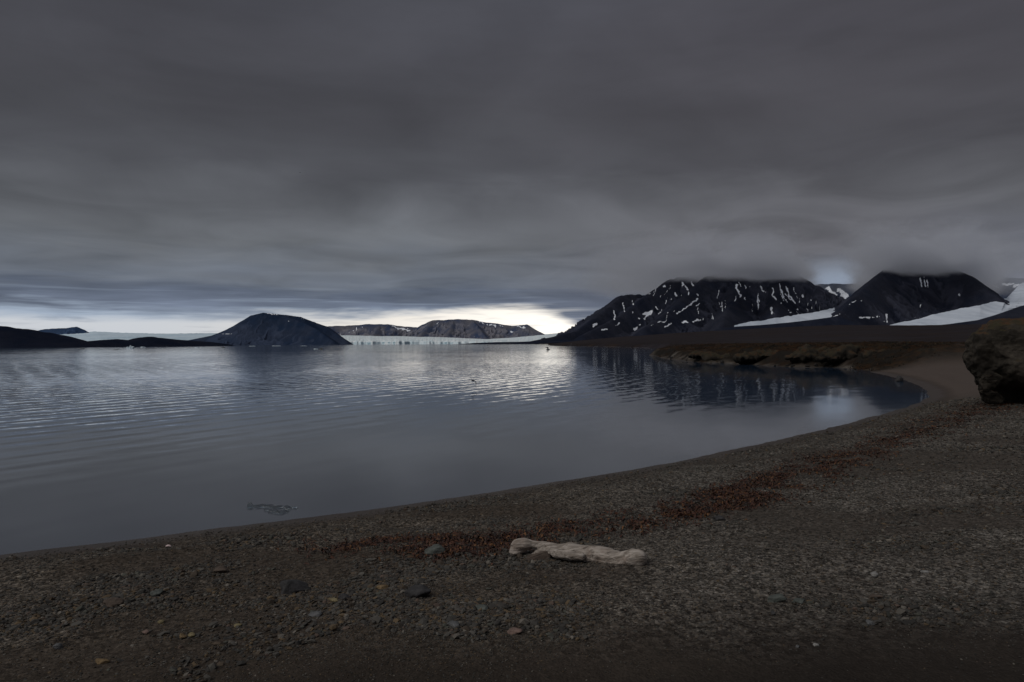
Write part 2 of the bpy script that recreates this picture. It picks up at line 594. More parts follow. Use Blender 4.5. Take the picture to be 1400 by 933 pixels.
def wave(dirx, diry, wl, a, distn, ph=0.0):
    k = 2 * math.pi / wl
    q = n.math('ADD', n.math('MULTIPLY', px, dirx * k), n.math('MULTIPLY', py, diry * k))
    q = n.math('ADD', q, n.math('MULTIPLY', distn, 9.0))
    c = n.math('COSINE', n.math('ADD', q, ph))
    # sharper crests
    c = n.math('ADD', c, n.math('MULTIPLY', n.math('COSINE', n.math('MULTIPLY', q, 2.0)), 0.35))
    c = n.math('MULTIPLY', c, a)
    return n.math('MULTIPLY', c, dirx), n.math('MULTIPLY', c, diry)


dn = n.noise(p, 0.05, 3, 0.5)
dn2 = n.noise(n.vmath('ADD', p, (31, 7, 0)), 0.09, 3, 0.5)
patch = n.smooth(n.noise(n.vmath('MULTIPLY', p, (1, 0.5, 1)), 0.045, 3, 0.5), 0.36, 0.62, 0.35, 1.2)
patch = n.math('MULTIPLY', patch, amp)
sx, sy = None, None
for args in ((0.90, -0.43, 1.35, 0.026, dn, 0.0), (0.82, -0.57, 0.85, 0.014, dn2, 1.3), (0.45, -0.89, 1.5, 0.008, dn2, 2.0)):
    ax, ay = wave(*args)
    sx = ax if sx is None else n.math('ADD', sx, ax)
    sy = ay if sy is None else n.math('ADD', sy, ay)
micro = n.noise(p, 2.2, 3, 0.6, out=1)
micro = n.vmath('SUBTRACT', micro, (0.5, 0.5, 0.5))
mx, my, _ = n.sep(micro)
swell = n.noise(n.vmath('ADD', p, (3, 50, 0)), 0.35, 2, 0.5, out=1)
swx, swy, _ = n.sep(n.vmath('SUBTRACT', swell, (0.5, 0.5, 0.5)))
nx = n.math('ADD', n.math('MULTIPLY', n.math('ADD', sx, n.math('MULTIPLY', mx, 0.07)), patch), n.math('MULTIPLY', swx, 0.012))
ny = n.math('ADD', n.math('MULTIPLY', n.math('ADD', sy, n.math('MULTIPLY', my, 0.07)), patch), n.math('MULTIPLY', swy, 0.012))
nrm = n.vmath('NORMALIZE', n.comb(nx, ny, 1.0))
n.put(b.inputs['Normal'], nrm)
n.put(b.inputs['Base Color'], n.mix(n.attr('silt'), (0.018, 0.034, 0.060), (0.088, 0.097, 0.115)))
b.inputs['Roughness'].default_value = 0.06
b.inputs['IOR'].default_value = 1.333
ang2 = np.radians(np.concatenate([np.arange(-120, -46, 4.0), np.arange(-46, 46, 0.5), np.arange(46, 121, 4.0)]))
rad2 = np.exp(np.arange(math.log(3.0), math.log(45000), 0.025))
R2, A2 = np.meshgrid(rad2, ang2, indexing='ij')
wx, wy = (R2 * np.sin(A2)).ravel(), (R2 * np.cos(A2)).ravel()
ws = -shore(wx, wy)
silt = 1 - sstep(ws + 3 * fbm(wx * 0.08, wy * 0.08, 3, 120), 5, 30)
silt = silt * (1 - sstep(wy, 18, 32))
chop = 0.08 + 0.30 * sstep(ws, 2, 9) + 0.62 * sstep(ws, 4, 22) * sstep(wy, 10, 32)
chop = chop * (1 - 0.7 * sstep(np.hypot(wx, wy), 60, 350))
wf = grid_faces(*R2.shape, keep=None)
kv = ws > -2
wf = wf[kv[wf].any(1)]
wv, wf, c1, c2 = compact(np.stack([wx, wy, 0 * wx], 1), wf, chop, silt)
water = np_mesh("fjord_water", wv, wf, wm, True, dict(chop=c1, silt=c2))
tag(link(water), "calm grey fjord water with fine ripples", "water", kind='structure')


# ------------------------------------------------------------------ mountains
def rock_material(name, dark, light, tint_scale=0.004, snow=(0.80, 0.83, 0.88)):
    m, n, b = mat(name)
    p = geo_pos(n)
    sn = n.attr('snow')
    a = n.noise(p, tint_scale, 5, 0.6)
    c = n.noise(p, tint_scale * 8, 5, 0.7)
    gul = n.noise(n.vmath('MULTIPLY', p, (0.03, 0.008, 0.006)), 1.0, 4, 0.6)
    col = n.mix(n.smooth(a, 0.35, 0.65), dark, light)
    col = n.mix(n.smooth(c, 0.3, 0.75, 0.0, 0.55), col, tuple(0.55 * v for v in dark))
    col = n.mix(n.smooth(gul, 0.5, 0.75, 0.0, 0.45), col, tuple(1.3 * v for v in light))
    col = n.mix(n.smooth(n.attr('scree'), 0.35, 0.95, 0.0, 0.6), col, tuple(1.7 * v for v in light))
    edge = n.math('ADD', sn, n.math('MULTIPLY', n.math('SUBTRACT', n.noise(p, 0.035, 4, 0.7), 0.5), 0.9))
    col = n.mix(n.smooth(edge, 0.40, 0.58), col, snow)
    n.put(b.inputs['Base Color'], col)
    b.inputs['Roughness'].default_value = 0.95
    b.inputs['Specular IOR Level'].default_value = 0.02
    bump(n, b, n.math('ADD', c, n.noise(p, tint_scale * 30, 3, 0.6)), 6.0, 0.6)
    return m


def snow_mask(x, y, z, strokes):
    """strokes: lists of (u, v) points and a width, places on the mountain faces"""
    U, V = project(x, y, z)
    m = np.zeros(x.shape)
    U = U + 1.3 * fbm(U / 5, V / 5, 3, 901)
    V = V + 1.3 * fbm(U / 5, V / 5, 3, 905)
    for pts, wpx in strokes:
        pts = [pts] if isinstance(pts[0], (int, float)) else list(pts)
        if len(pts) == 1:
            pts = [pts[0], (pts[0][0] + 0.4, pts[0][1] + 0.5)]
        u_lo, u_hi = min(q[0] for q in pts) - 8, max(q[0] for q in pts) + 8
        v_lo, v_hi = min(q[1] for q in pts) - 8, max(q[1] for q in pts) + 8
        sel = (U > u_lo) & (U < u_hi) & (V > v_lo) & (V < v_hi)
        if sel.any():
            d = seg_dist(U[sel], V[sel], pts)
            wv_ = wpx * (0.85 + 0.7 * fbm(U[sel] / 4, V[sel] / 4, 2, 911))
            m[sel] = np.maximum(m[sel], np.clip(1 - d / np.maximum(wv_, 0.3), 0, 1))
    return m


def zs(scale, ox, oy, items):
    out = []
    for it in items:
        pts = [(ox + x / scale, oy + y / scale) for x, y in it[0]]
        out.append((pts, max(it[1] / scale * 0.85, 0.85)))
    return out


def mountain(name, ridges, urange, drange, slope, material, label, strokes=(), gully=0.22, glam=140.0, rough=9.0, du=0.8, nd=200, seed=0, foot=-15.0, r1=260.0, toe=0.5, cat="mountain"):
    us = np.arange(urange[0], urange[1] + du, du)
    ds = np.linspace(drange[0], drange[1], nd)
    DD, UU = np.meshgrid(ds, us, indexing='ij')
    X = (UU - 700) / F * DD
    Y = DD
    h = np.full(X.shape, -1e9)
    gat = np.zeros(X.shape)
    for rl in ridges:
        W = [at_y(u, v, d) for u, v, d in rl]
        acc = 0.0
        for a, c in zip(W[:-1], W[1:]):
            ex, ey = c.x - a.x, c.y - a.y
            L = math.hypot(ex, ey)
            tt = np.clip(((X - a.x) * ex + (Y - a.y) * ey) / (L * L), 0, 1)
            r = np.sqrt((X - a.x - tt * ex) ** 2 + (Y - a.y - tt * ey) ** 2 + 15.0 ** 2) - 15.0
            zr = a.z + tt * (c.z - a.z)
            s = acc + tt * L
            # gullies run down the fall line and deepen away from the crest
            gl = ridged(s / glam + 0.004 * fbm(X * 0.01, Y * 0.01, 2, seed) * glam, r / (glam * 7), 3, seed + 3)
            sl_ = slope * (1 + gully * (0.45 - gl) * sstep(r, 10, 160))
            hh = zr - sl_ * (r - toe * 60 * (np.logaddexp(0, (r - r1) / 60) - np.logaddexp(0, -r1 / 60)))
            gat = np.where(hh > h, gl * sstep(r, 5, 120), gat)
            h = np.maximum(h, hh)
            acc += L
    base_fade = 1.0
    h = h + rough * np.clip((h - 30) / 250, 0.03, 1) * (fbm(X / 170, Y / 170, 5, seed + 9, 0.55) * 0.8) * sstep(h, 0, 60) * base_fade
    h = np.maximum(h, foot)
    xs, ys, zz = X.ravel(), Y.ravel(), h.ravel()
    sm = snow_mask(xs, ys, zz, strokes) if strokes else np.zeros(xs.shape)
    v_ok = (h > foot + 0.01)
    kf = v_ok[:-1, :-1] | v_ok[1:, :-1] | v_ok[:-1, 1:] | v_ok[1:, 1:]
    f = grid_faces(*X.shape, keep=kf)
    v, f, sm, ga = compact(np.stack([xs, ys, zz], 1), f, sm, gat.ravel())
    o = np_mesh(name, v, f, material, True, dict(snow=sm, scree=ga))
    return tag(link(o), label, cat, kind='structure')


rock_near = rock_material("dark_scree_rock", (0.016, 0.020, 0.034), (0.031, 0.033, 0.046))  # blue of distant haze painted into these rock colours, no air volume
rock_mid = rock_material("haze_blue_rock", (0.017, 0.031, 0.064), (0.036, 0.046, 0.074))
rock_far = rock_material("hazed_range_rock", (0.044, 0.064, 0.122), (0.15, 0.145, 0.16))
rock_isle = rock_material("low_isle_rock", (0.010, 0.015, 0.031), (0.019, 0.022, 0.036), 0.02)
rock_hazed = rock_material("distant_hazed_rock", (0.030, 0.055, 0.110), (0.045, 0.075, 0.14))

Z4 = [([(462, 245), (468, 290)], 6), ([(412, 285), (420, 300), (414, 330)], 11), ([(325, 352), (305, 368)], 11), ([(350, 385), (380, 380)], 7), ([(420, 360), (440, 350)], 6),
      ([(510, 230), (515, 250)], 7), ([(570, 300), (612, 288), (572, 322)], 15), ([(520, 382), (545, 358)], 9), ([(632, 262), (638, 275)], 9), ([(575, 195), (600, 195)], 7), ([(620, 188)], 8),
      ([(670, 160), (680, 158)], 11), ([(730, 195), (745, 215)], 9), ([(715, 228)], 7), ([(765, 200)], 7), ([(740, 300), (790, 265), (850, 222)], 8), ([(840, 258), (858, 243)], 6),
      ([(675, 368), (712, 348)], 9), ([(765, 342), (795, 342)], 8), ([(825, 340), (845, 335), (872, 328)], 9), ([(640, 345), (680, 342)], 6), ([(605, 358), (620, 352)], 4), ([(510, 292)], 5),
      ([(545, 322)], 5), ([(768, 138), (800, 178)], 9), ([(815, 135), (828, 158)], 8), ([(955, 180), (950, 225), (965, 262)], 4.5), ([(1047, 150), (1055, 180), (1070, 208)], 10),
      ([(1050, 210), (1038, 235)], 6), ([(1118, 158)], 6), ([(1160, 205), (1158, 268)], 8), ([(1172, 155), (1185, 180), (1200, 190)], 7), ([(1235, 165), (1235, 200), (1252, 225)], 8),
      ([(1270, 145), (1282, 190), (1295, 215)], 9), ([(1305, 160), (1318, 205), (1352, 242)], 9), ([(1390, 205)], 8), ([(1278, 245)], 9), ([(1228, 270), (1230, 295)], 13), ([(1330, 290)], 8),
      ([(1360, 275)], 8), ([(1315, 280)], 7), ([(985, 230)], 4), ([(900, 325), (930, 320)], 4)]
Z5 = [([(5, 260), (35, 280)], 10), ([(75, 245)], 9), ([(130, 245)], 8), ([(120, 260), (130, 270)], 8), ([(45, 320)], 8), ([(150, 310), (180, 320)], 9), ([(115, 328)], 13), ([(0, 340)], 9)]
Z5b = [([(225, 195), (275, 240)], 18), ([(290, 200), (345, 240)], 17), ([(215, 245), (290, 265), (325, 240)], 26), ([(185, 260), (200, 275)], 12), ([(230, 290), (290, 275)], 22), ([(205, 310), (240, 300)], 14)]
Z5c = [([(780, 130), (790, 190)], 9), ([(800, 130), (810, 185)], 10), ([(820, 135), (825, 190)], 7), ([(1008, 230), (1012, 242)], 11), ([(1030, 155)], 6), ([(345, 300), (395, 265)], 4),
       ([(425, 268)], 7), ([(255, 368), (298, 348)], 8), ([(335, 350)], 5), ([(420, 366), (460, 371), (500, 370)], 9), ([(520, 365), (535, 362)], 7), ([(575, 350), (578, 388)], 15), ([(560, 392), (580, 392)], 6), ([(780, 295), (783, 310)], 5),
       ([(690, 378)], 6), ([(735, 370), (775, 370)], 4), ([(1185, 288), (1200, 286)], 6), ([(1150, 300)], 6), ([(1215, 282)], 7), ([(165, 380)], 8), ([(470, 238)], 4)]
Z5d = [([(1150, 165), (1175, 185)], 12), ([(1210, 180), (1250, 190)], 12), ([(1270, 172), (1340, 168)], 14), ([(1345, 180), (1400, 170)], 20)]
Z2 = [([(640, 155), (705, 168)], 8), ([(720, 165)], 7), ([(905, 198)], 6), ([(920, 200)], 5), ([(810, 215)], 4), ([(300, 318), (380, 318)], 5)]
Z3 = [([(195, 195), (195, 220)], 5), ([(180, 212), (183, 225)], 5), ([(228, 195)], 5), ([(150, 225)], 4), ([(385, 185), (430, 203), (495, 215)], 9), ([(485, 200), (520, 205)], 6), ([(655, 165), (650, 180)], 4), ([(688, 188)], 4),
      ([(885, 165), (930, 180), (975, 187)], 9), ([(1000, 188), (1020, 190)], 6), ([(1095, 187), (1145, 198)], 8), ([(1065, 220), (1080, 228)], 6), ([(1170, 230)], 5), ([(107, 235)], 4)]

_r = np.random.default_rng(17)
for _ in range(32):                                            # thin snow threads in the gullies below the cloud
    u0_, v0_ = _r.uniform(895, 1120), _r.uniform(386, 428)
    L_ = _r.uniform(3, 13)
    sl0 = (u0_ - 985) / 140 * 0.8 + _r.normal(0, 0.15)
    Z4.append(([((u0_ - 730) * 3.784, (v0_ - 350) * 3.784), ((u0_ + sl0 * L_ * 0.5 + _r.normal(0, 0.8) - 730) * 3.784, (v0_ + L_ * 0.5 - 350) * 3.784), ((u0_ + sl0 * L_ - 730) * 3.784, (v0_ + L_ - 350) * 3.784)], _r.uniform(3.2, 5.0)))
# the great range on the right shore, its tops in the cloud
mountain("mountain", [
    [(690, 470, 3150), (722, 467.5, 3300), (755, 461, 3500), (790, 452.5, 3800), (815, 434, 4200), (835, 416.5, 4500), (849, 404.5, 4800), (866, 403, 4950), (884, 404, 5100), (905, 396, 5400)],
    [(795, 459, 3250), (845, 434, 4000), (878, 409, 4400), (904, 390, 4700), (926, 379, 4900), (945, 377, 5000), (975, 372, 5300)],
    [(880, 450, 3300), (915, 425, 3900), (945, 398, 4500), (966, 378, 4800), (1010, 370, 5100), (1060, 370, 5200), (1092, 377, 5100), (1112, 393, 4950), (1135, 410, 4800), (1160, 432, 4550)],
    [(1010, 366, 5200), (1000, 410, 4400), (985, 445, 3600)],
    [(1060, 368, 5200), (1065, 405, 4600), (1060, 435, 3900)]],
    (660, 1185), (2800, 6600), 0.80, rock_near, "dark scree mountains streaked with snow, tops hidden in cloud", zs(3.784, 730, 350, Z4) + zs(4.375, 1080, 350, Z5), nd=380, seed=100, gully=0.5, glam=170, rough=14, r1=420, toe=0.45)
mountain("mountain", [
    [(1118, 449, 3150), (1132, 440, 3350), (1150, 424, 3650), (1170, 404, 3950), (1190, 384, 4250), (1212, 367, 4500), (1255, 362, 4650), (1300, 366, 4580), (1325, 377, 4350), (1345, 392, 4150), (1368, 410, 3950), (1384, 420, 3850)]],
    (1080, 1440), (2700, 5800), 0.98, rock_near, "dark pyramid shaped mountain with its summit in the cloud", zs(4.375, 1080, 350, Z5c), nd=340, seed=140, gully=0.22, rough=7, r1=300, toe=0.62)
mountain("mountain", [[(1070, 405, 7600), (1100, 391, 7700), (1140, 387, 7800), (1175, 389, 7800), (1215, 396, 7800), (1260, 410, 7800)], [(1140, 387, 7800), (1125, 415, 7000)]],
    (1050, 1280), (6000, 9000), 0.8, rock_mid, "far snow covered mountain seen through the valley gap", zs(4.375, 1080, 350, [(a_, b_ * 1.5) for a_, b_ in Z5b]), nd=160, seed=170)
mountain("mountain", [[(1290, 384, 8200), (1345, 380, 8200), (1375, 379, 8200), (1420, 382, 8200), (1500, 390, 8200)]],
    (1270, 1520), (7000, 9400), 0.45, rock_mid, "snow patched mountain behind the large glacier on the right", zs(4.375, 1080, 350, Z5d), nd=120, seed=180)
mountain("moraine", [[(1230, 451, 2200), (1262, 447, 2250), (1300, 443, 2320), (1340, 437.5, 2400), (1364, 430.5, 2460), (1400, 418.0, 2550), (1460, 400, 2700), (1560, 380, 2900)]],
    (1180, 1600), (1500, 3300), 0.5, rock_near, "dark moraine slope in front of the right glacier", (), nd=160, seed=190, gully=0.1, rough=1.5, r1=60, toe=0.1, cat="moraine")
# hill in the middle of the fjord
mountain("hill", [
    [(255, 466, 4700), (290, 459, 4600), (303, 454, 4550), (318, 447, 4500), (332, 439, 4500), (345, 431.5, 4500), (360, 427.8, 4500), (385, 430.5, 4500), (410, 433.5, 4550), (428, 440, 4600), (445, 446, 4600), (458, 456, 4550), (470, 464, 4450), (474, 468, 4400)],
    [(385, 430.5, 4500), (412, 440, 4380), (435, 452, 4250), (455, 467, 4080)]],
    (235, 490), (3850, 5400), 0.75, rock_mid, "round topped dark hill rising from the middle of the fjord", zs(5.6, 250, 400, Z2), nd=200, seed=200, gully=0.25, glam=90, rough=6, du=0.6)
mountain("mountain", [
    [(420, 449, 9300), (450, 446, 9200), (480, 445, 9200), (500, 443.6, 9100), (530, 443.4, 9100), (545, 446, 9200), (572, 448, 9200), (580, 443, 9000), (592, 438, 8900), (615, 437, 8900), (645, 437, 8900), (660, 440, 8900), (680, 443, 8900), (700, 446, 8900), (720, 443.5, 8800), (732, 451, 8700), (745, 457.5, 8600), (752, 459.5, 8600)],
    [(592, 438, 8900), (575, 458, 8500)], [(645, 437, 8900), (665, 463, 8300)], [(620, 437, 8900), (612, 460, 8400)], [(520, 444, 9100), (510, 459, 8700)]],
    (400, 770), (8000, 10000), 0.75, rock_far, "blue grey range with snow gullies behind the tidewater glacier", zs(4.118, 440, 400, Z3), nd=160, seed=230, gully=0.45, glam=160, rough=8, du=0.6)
mountain("headland", [[(632, 470.4, 3400), (652, 469.0, 3400), (680, 468.0, 3350), (710, 467.6, 3300), (735, 466.5, 3250), (760, 464, 3200)]],
    (610, 790), (3000, 3700), 0.10, rock_isle, "low dark tongue of land at the foot of the great range", (), nd=80, seed=250, gully=0.1, rough=1.0, foot=-3, cat="headland")
# low dark land on the left
mountain("island", [
    [(-140, 440, 1050), (-60, 443, 1050), (-10, 445, 1050), (3, 446, 1050), (12, 449.5, 1060), (22, 449, 1060), (35, 450, 1070), (48, 453, 1080), (62, 454.5, 1090), (80, 458, 1100), (100, 464, 1150), (118, 467, 1200), (140, 465, 1250), (160, 463.8, 1280), (180, 465.5, 1300), (194, 461.5, 1320), (205, 460.4, 1340), (218, 462, 1350), (240, 464.4, 1400), (262, 466, 1450), (285, 467.5, 1500), (306, 470, 1540)]],
    (-170, 330), (820, 2100), 0.50, rock_isle, "low dark island along the left shore of the fjord", (), nd=160, seed=260, gully=0.3, glam=30, rough=1.6, foot=-2, r1=40, toe=0.6, du=0.7, cat="island")
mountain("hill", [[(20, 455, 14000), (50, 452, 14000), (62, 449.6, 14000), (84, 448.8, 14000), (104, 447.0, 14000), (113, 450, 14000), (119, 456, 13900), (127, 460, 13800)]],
    (0, 140), (12500, 15500), 0.7, rock_hazed, "distant blue flat topped hill behind the left island", (), nd=80, seed=280, rough=10, glam=250, cat="hill")


# ------------------------------------------------------------------ glaciers
mountain("moraine", [[(985, 449.5, 2850), (1008, 446.6, 2900), (1040, 444.6, 2920), (1080, 441.0, 2940), (1115, 436.8, 2960), (1143, 433, 3000)]],
    (960, 1200), (2300, 3300), 0.5, rock_near, "dark moraine slope below the narrow glacier tongue", (), nd=110, seed=195, gully=0.1, rough=1.5, r1=60, toe=0.2, cat="moraine")


def glacier_material(name, light, blue, crev=0.02, cliff=True):
    m, n, b = mat(name)
    p = geo_pos(n)
    nz = geo_nz(n)
    a = n.noise(n.vmath('MULTIPLY', p, (crev, crev * 0.35, crev)), 1.0, 6, 0.65)
    c = n.voronoi(n.vmath('MULTIPLY', p, (1.0, 0.6, 0.6)), crev * 2.2)
    dirt = n.noise(p, crev * 0.12, 4, 0.6)
    col = n.mix(n.smooth(a, 0.38, 0.66), light, blue)
    col = n.mix(n.smooth(dirt, 0.52, 0.75, 0.0, 0.4), col, (0.42, 0.45, 0.48))
    steep = n.smooth(nz, 0.9, 0.45)
    wall = n.mix(n.smooth(n.noise(n.vmath('MULTIPLY', p, (0.006, 0.003, 0.05)), 1.0, 3, 0.6), 0.38, 0.62), (0.24, 0.38, 0.45), (0.64, 0.74, 0.78))
    if cliff:
        col = n.mix(steep, col, wall)
    n.put(b.inputs['Base Color'], col)
    b.inputs['Roughness'].default_value = 0.75
    bump(n, b, n.math('ADD', a, c), 6.0, 0.5)
    return m


ice_front = glacier_material("tidewater_glacier_ice", (0.82, 0.86, 0.86), (0.62, 0.74, 0.78))
ice_snow = glacier_material("glacier_snow", (0.62, 0.67, 0.74), (0.46, 0.51, 0.58), 0.006, False)
ice_cap = glacier_material("ice_cap_snow", (0.62, 0.74, 0.82), (0.46, 0.60, 0.70), 0.002, False)

# tidewater glacier at the head of the fjord: a cliff at the water, then a surface climbing away
us = np.arange(448, 770, 0.5)
dfront = 6000 + 220 * fbm(us / 40, us * 0, 4, 300) + 8 * fbm(us / 9, us * 0, 3, 303)
rows = [(-0.01, -5), (0.0, 0.0), (0.004, 0.62), (0.012, 0.9), (0.02, 1.0)] + [(s, 1.0) for s in np.linspace(0.03, 1, 60)]
gvx = []
top_v = np.interp(us, [448, 470, 520, 560, 600, 640, 665, 700, 740, 770], [458.6, 458.8, 459.8, 460.2, 460.6, 462.6, 463.8, 461.5, 457.5, 455.5])
cliff_v = np.interp(us, [448, 520, 600, 660, 700, 770], [466.0, 466.2, 466.0, 467.0, 468.2, 468.0])
for s, q in rows:
    d = dfront + s * 2900
    cl = np.array([at_y(u, v, 6000).z for u, v in zip(us, cliff_v)]) * (0.92 + 0.10 * fbm(us / 9, us * 0, 4, 305))
    tp = np.array([at_y(u, v, 8900).z for u, v in zip(us, top_v)])
    if s < 0.025:
        z = cl * min(q, 1.0) if q >= 0 else np.full(us.shape, -6.0)
    else:
        z = cl + (tp - cl) * ((s - 0.02) / 0.98) ** 0.8 + 9 * (ridged(us / 5, us * 0 + d / 90, 3, 310) - 0.5) * (1 - 0.6 * s)
    gvx.append(np.stack([(us - 700) / F * d, d, z], 1))
gl = np_mesh("glacier", np.concatenate(gvx), grid_faces(len(rows), len(us)), ice_front, True, dict(snow=np.ones(len(rows) * len(us))))
tag(link(gl), "crevassed tidewater glacier ending in a blue ice cliff at the head of the fjord", "glacier", kind='structure')


def loft(name, near, far, material, label, seed, rough=3.0, nu=260, nr=60, skirt=30.0, power=1.0, hug=True):
    """near / far: edges of the ice as (u, v, distance)"""
    def resample(pts, k):
        pts = np.array(pts, float)
        return np.stack([np.interp(np.linspace(0, 1, k), np.linspace(0, 1, len(pts)), pts[:, i]) for i in range(3)], 1)
    a, c = resample(near, nu), resample(far, nu)
    A = np.array([at_y(*q) for q in a])
    A[:, 2] = np.minimum(A[:, 2], height(A[:, 0], A[:, 1]) + 3) if hug else A[:, 2]
    B = np.array([at_y(*q) for q in c])
    rows = []
    ss = np.linspace(0, 1, nr)
    for s in ss:
        V = A + (B - A) * s
        V[:, 2] = A[:, 2] + (B[:, 2] - A[:, 2]) * s ** power
        k = sstep(s, 0, 0.08)
        V[:, 2] += rough * fbm(V[:, 0] / 120, V[:, 1] / 120, 4, seed) * k + 4 * math.sin(min(s, 0.25) * 2 * math.pi) * 1.0
        V[:, 1] += (1 - s) * 12 * fbm(V[:, 0] / 40, V[:, 1] * 0, 3, seed + 2)
        rows.append(V)
    sk = rows[0].copy()
    sk[:, 2] -= skirt
    rows = [sk] + rows
    o = np_mesh(name, np.concatenate(rows), grid_faces(len(rows), nu), material, True)
    return tag(link(o), label, "glacier", kind='structure')


loft("glacier", [(1004, 446.2, 3000), (1030, 444.5, 3050), (1060, 442, 3100), (1090, 439, 3150), (1115, 436, 3200), (1145, 431.5, 3300), (1170, 428, 3400)],
     [(1004, 445.8, 3040), (1030, 441.5, 3150), (1060, 436, 3300), (1090, 431.5, 3600), (1115, 428, 4000), (1145, 421, 4700), (1170, 414, 5200)], ice_snow,
     "narrow white glacier tongue between the two dark mountains", 320)
loft("glacier", [(1212, 447.6, 2900), (1240, 446.8, 2880), (1275, 444.5, 2850), (1310, 440.5, 2820), (1340, 437.5, 2800), (1362, 431.5, 2780), (1400, 418.5, 2780), (1450, 405, 2800), (1520, 392, 2800)],
     [(1212, 446.8, 2950), (1240, 440.5, 3050), (1275, 432, 3150), (1310, 424, 3300), (1340, 418.5, 3450), (1376, 409.0, 4300), (1395, 388.5, 7200), (1450, 383, 7300), (1520, 380, 7300)], ice_snow,
     "broad white glacier sweeping down past the pyramid mountain on the right", 330, nu=420, nr=90)
loft("ice_cap", [(60, 468, 9000), (130, 468, 9000), (200, 468.5, 9000), (270, 468.5, 9000), (345, 469, 9000)],
     [(60, 458, 15500), (105, 456, 15500), (130, 453.8, 15500), (165, 455.5, 15500), (220, 456.8, 15500), (290, 456, 15500), (320, 456.5, 15500), (345, 457, 15500)], ice_cap,
     "pale blue ice cap behind the low left island", 340, rough=8, power=0.7, hug=False)

# ------------------------------------------------------------------ low cloud on the mountain tops
cm = bpy.data.materials.new("cloud_vapour")
cm.use_nodes = True
n = N(cm.node_tree)
cm.node_tree.nodes.remove(cm.node_tree.nodes['Principled BSDF'])
p = geo_pos(n)
px_, py_, pz_ = n.sep(p)
lown = n.noise(n.vmath('MULTIPLY', p, (1, 1, 2.0)), 0.0016, 4, 0.6)
wisp = n.noise(n.vmath('MULTIPLY', p, (1, 1, 1.6)), 0.0055, 4, 0.65, 0.6)
bot = n.math('ADD', pz_, n.math('ADD', n.math('MULTIPLY', n.math('SUBTRACT', lown, 0.5), 90.0), n.math('MULTIPLY', n.math('SUBTRACT', wisp, 0.5), 110.0)))
azc = n.math('DIVIDE', px_, py_)
dens = n.math('MULTIPLY', n.smooth(bot, 418, 476), n.smooth(n.math('ADD', pz_, n.math('MULTIPLY', n.math('SUBTRACT', lown, 0.5), 300.0)), 760, 500))
side = n.smooth(n.math('ADD', azc, n.math('MULTIPLY', lown, 0.16)), 0.17, 0.46)
gapd = n.math('ABSOLUTE', n.math('SUBTRACT', n.math('ADD', azc, n.math('MULTIPLY', n.math('SUBTRACT', lown, 0.5), 0.08)), n.math('SUBTRACT', 0.525, n.math('MULTIPLY', pz_, 0.00011))))
gap = n.smooth(n.math('ADD', gapd, n.math('MULTIPLY', n.math('SUBTRACT', wisp, 0.5), 0.09)), 0.025, 0.10, 0.02, 1.0)
side = n.math('MULTIPLY', side, n.smooth(n.math('ADD', azc, n.math('MULTIPLY', n.math('SUBTRACT', wisp, 0.5), 0.06)), 0.73, 0.655, 0.06, 1.0))
dens = n.math('MULTIPLY', dens, n.math('MULTIPLY', side, gap))
dens = n.math('MULTIPLY', dens, n.math('MAXIMUM', n.smooth(pz_, 560, 470), n.smooth(n.noise(n.vmath('MULTIPLY', p, (1, 1, 2.5)), 0.0034, 4, 0.6, 0.8), 0.40, 0.62)))
dens = n.math('MULTIPLY', dens, n.smooth(wisp, 0.25, 0.7, 0.006, 0.016))
pv = n.node('ShaderNodeVolumePrincipled')
pv.inputs['Color'].default_value = (0.86, 0.875, 0.92, 1)
pv.inputs['Anisotropy'].default_value = 0.2
n.put(pv.inputs['Density'], dens)
n.put(cm.node_tree.nodes['Material Output'].inputs['Volume'], pv.outputs[0])
cm.cycles.volume_step_rate = 0.6 if hasattr(cm, 'cycles') else 1
bm = bmesh.new()
bmesh.ops.create_cube(bm, size=1)
cx0, cx1, cy0, cy1, cz0, cz1 = 400, 5600, 4000, 6600, 330, 900
for v in bm.verts:
    v.co = Vector((cx0 if v.co.x < 0 else cx1, cy0 if v.co.y < 0 else cy1, cz0 if v.co.z < 0 else cz1))
me = bpy.data.meshes.new("clouds")
bm.to_mesh(me)
me.materials.append(cm)
cl = bpy.data.objects.new("clouds", me)
tag(link(cl), "low grey cloud sitting on the mountain tops", "clouds", kind='stuff')
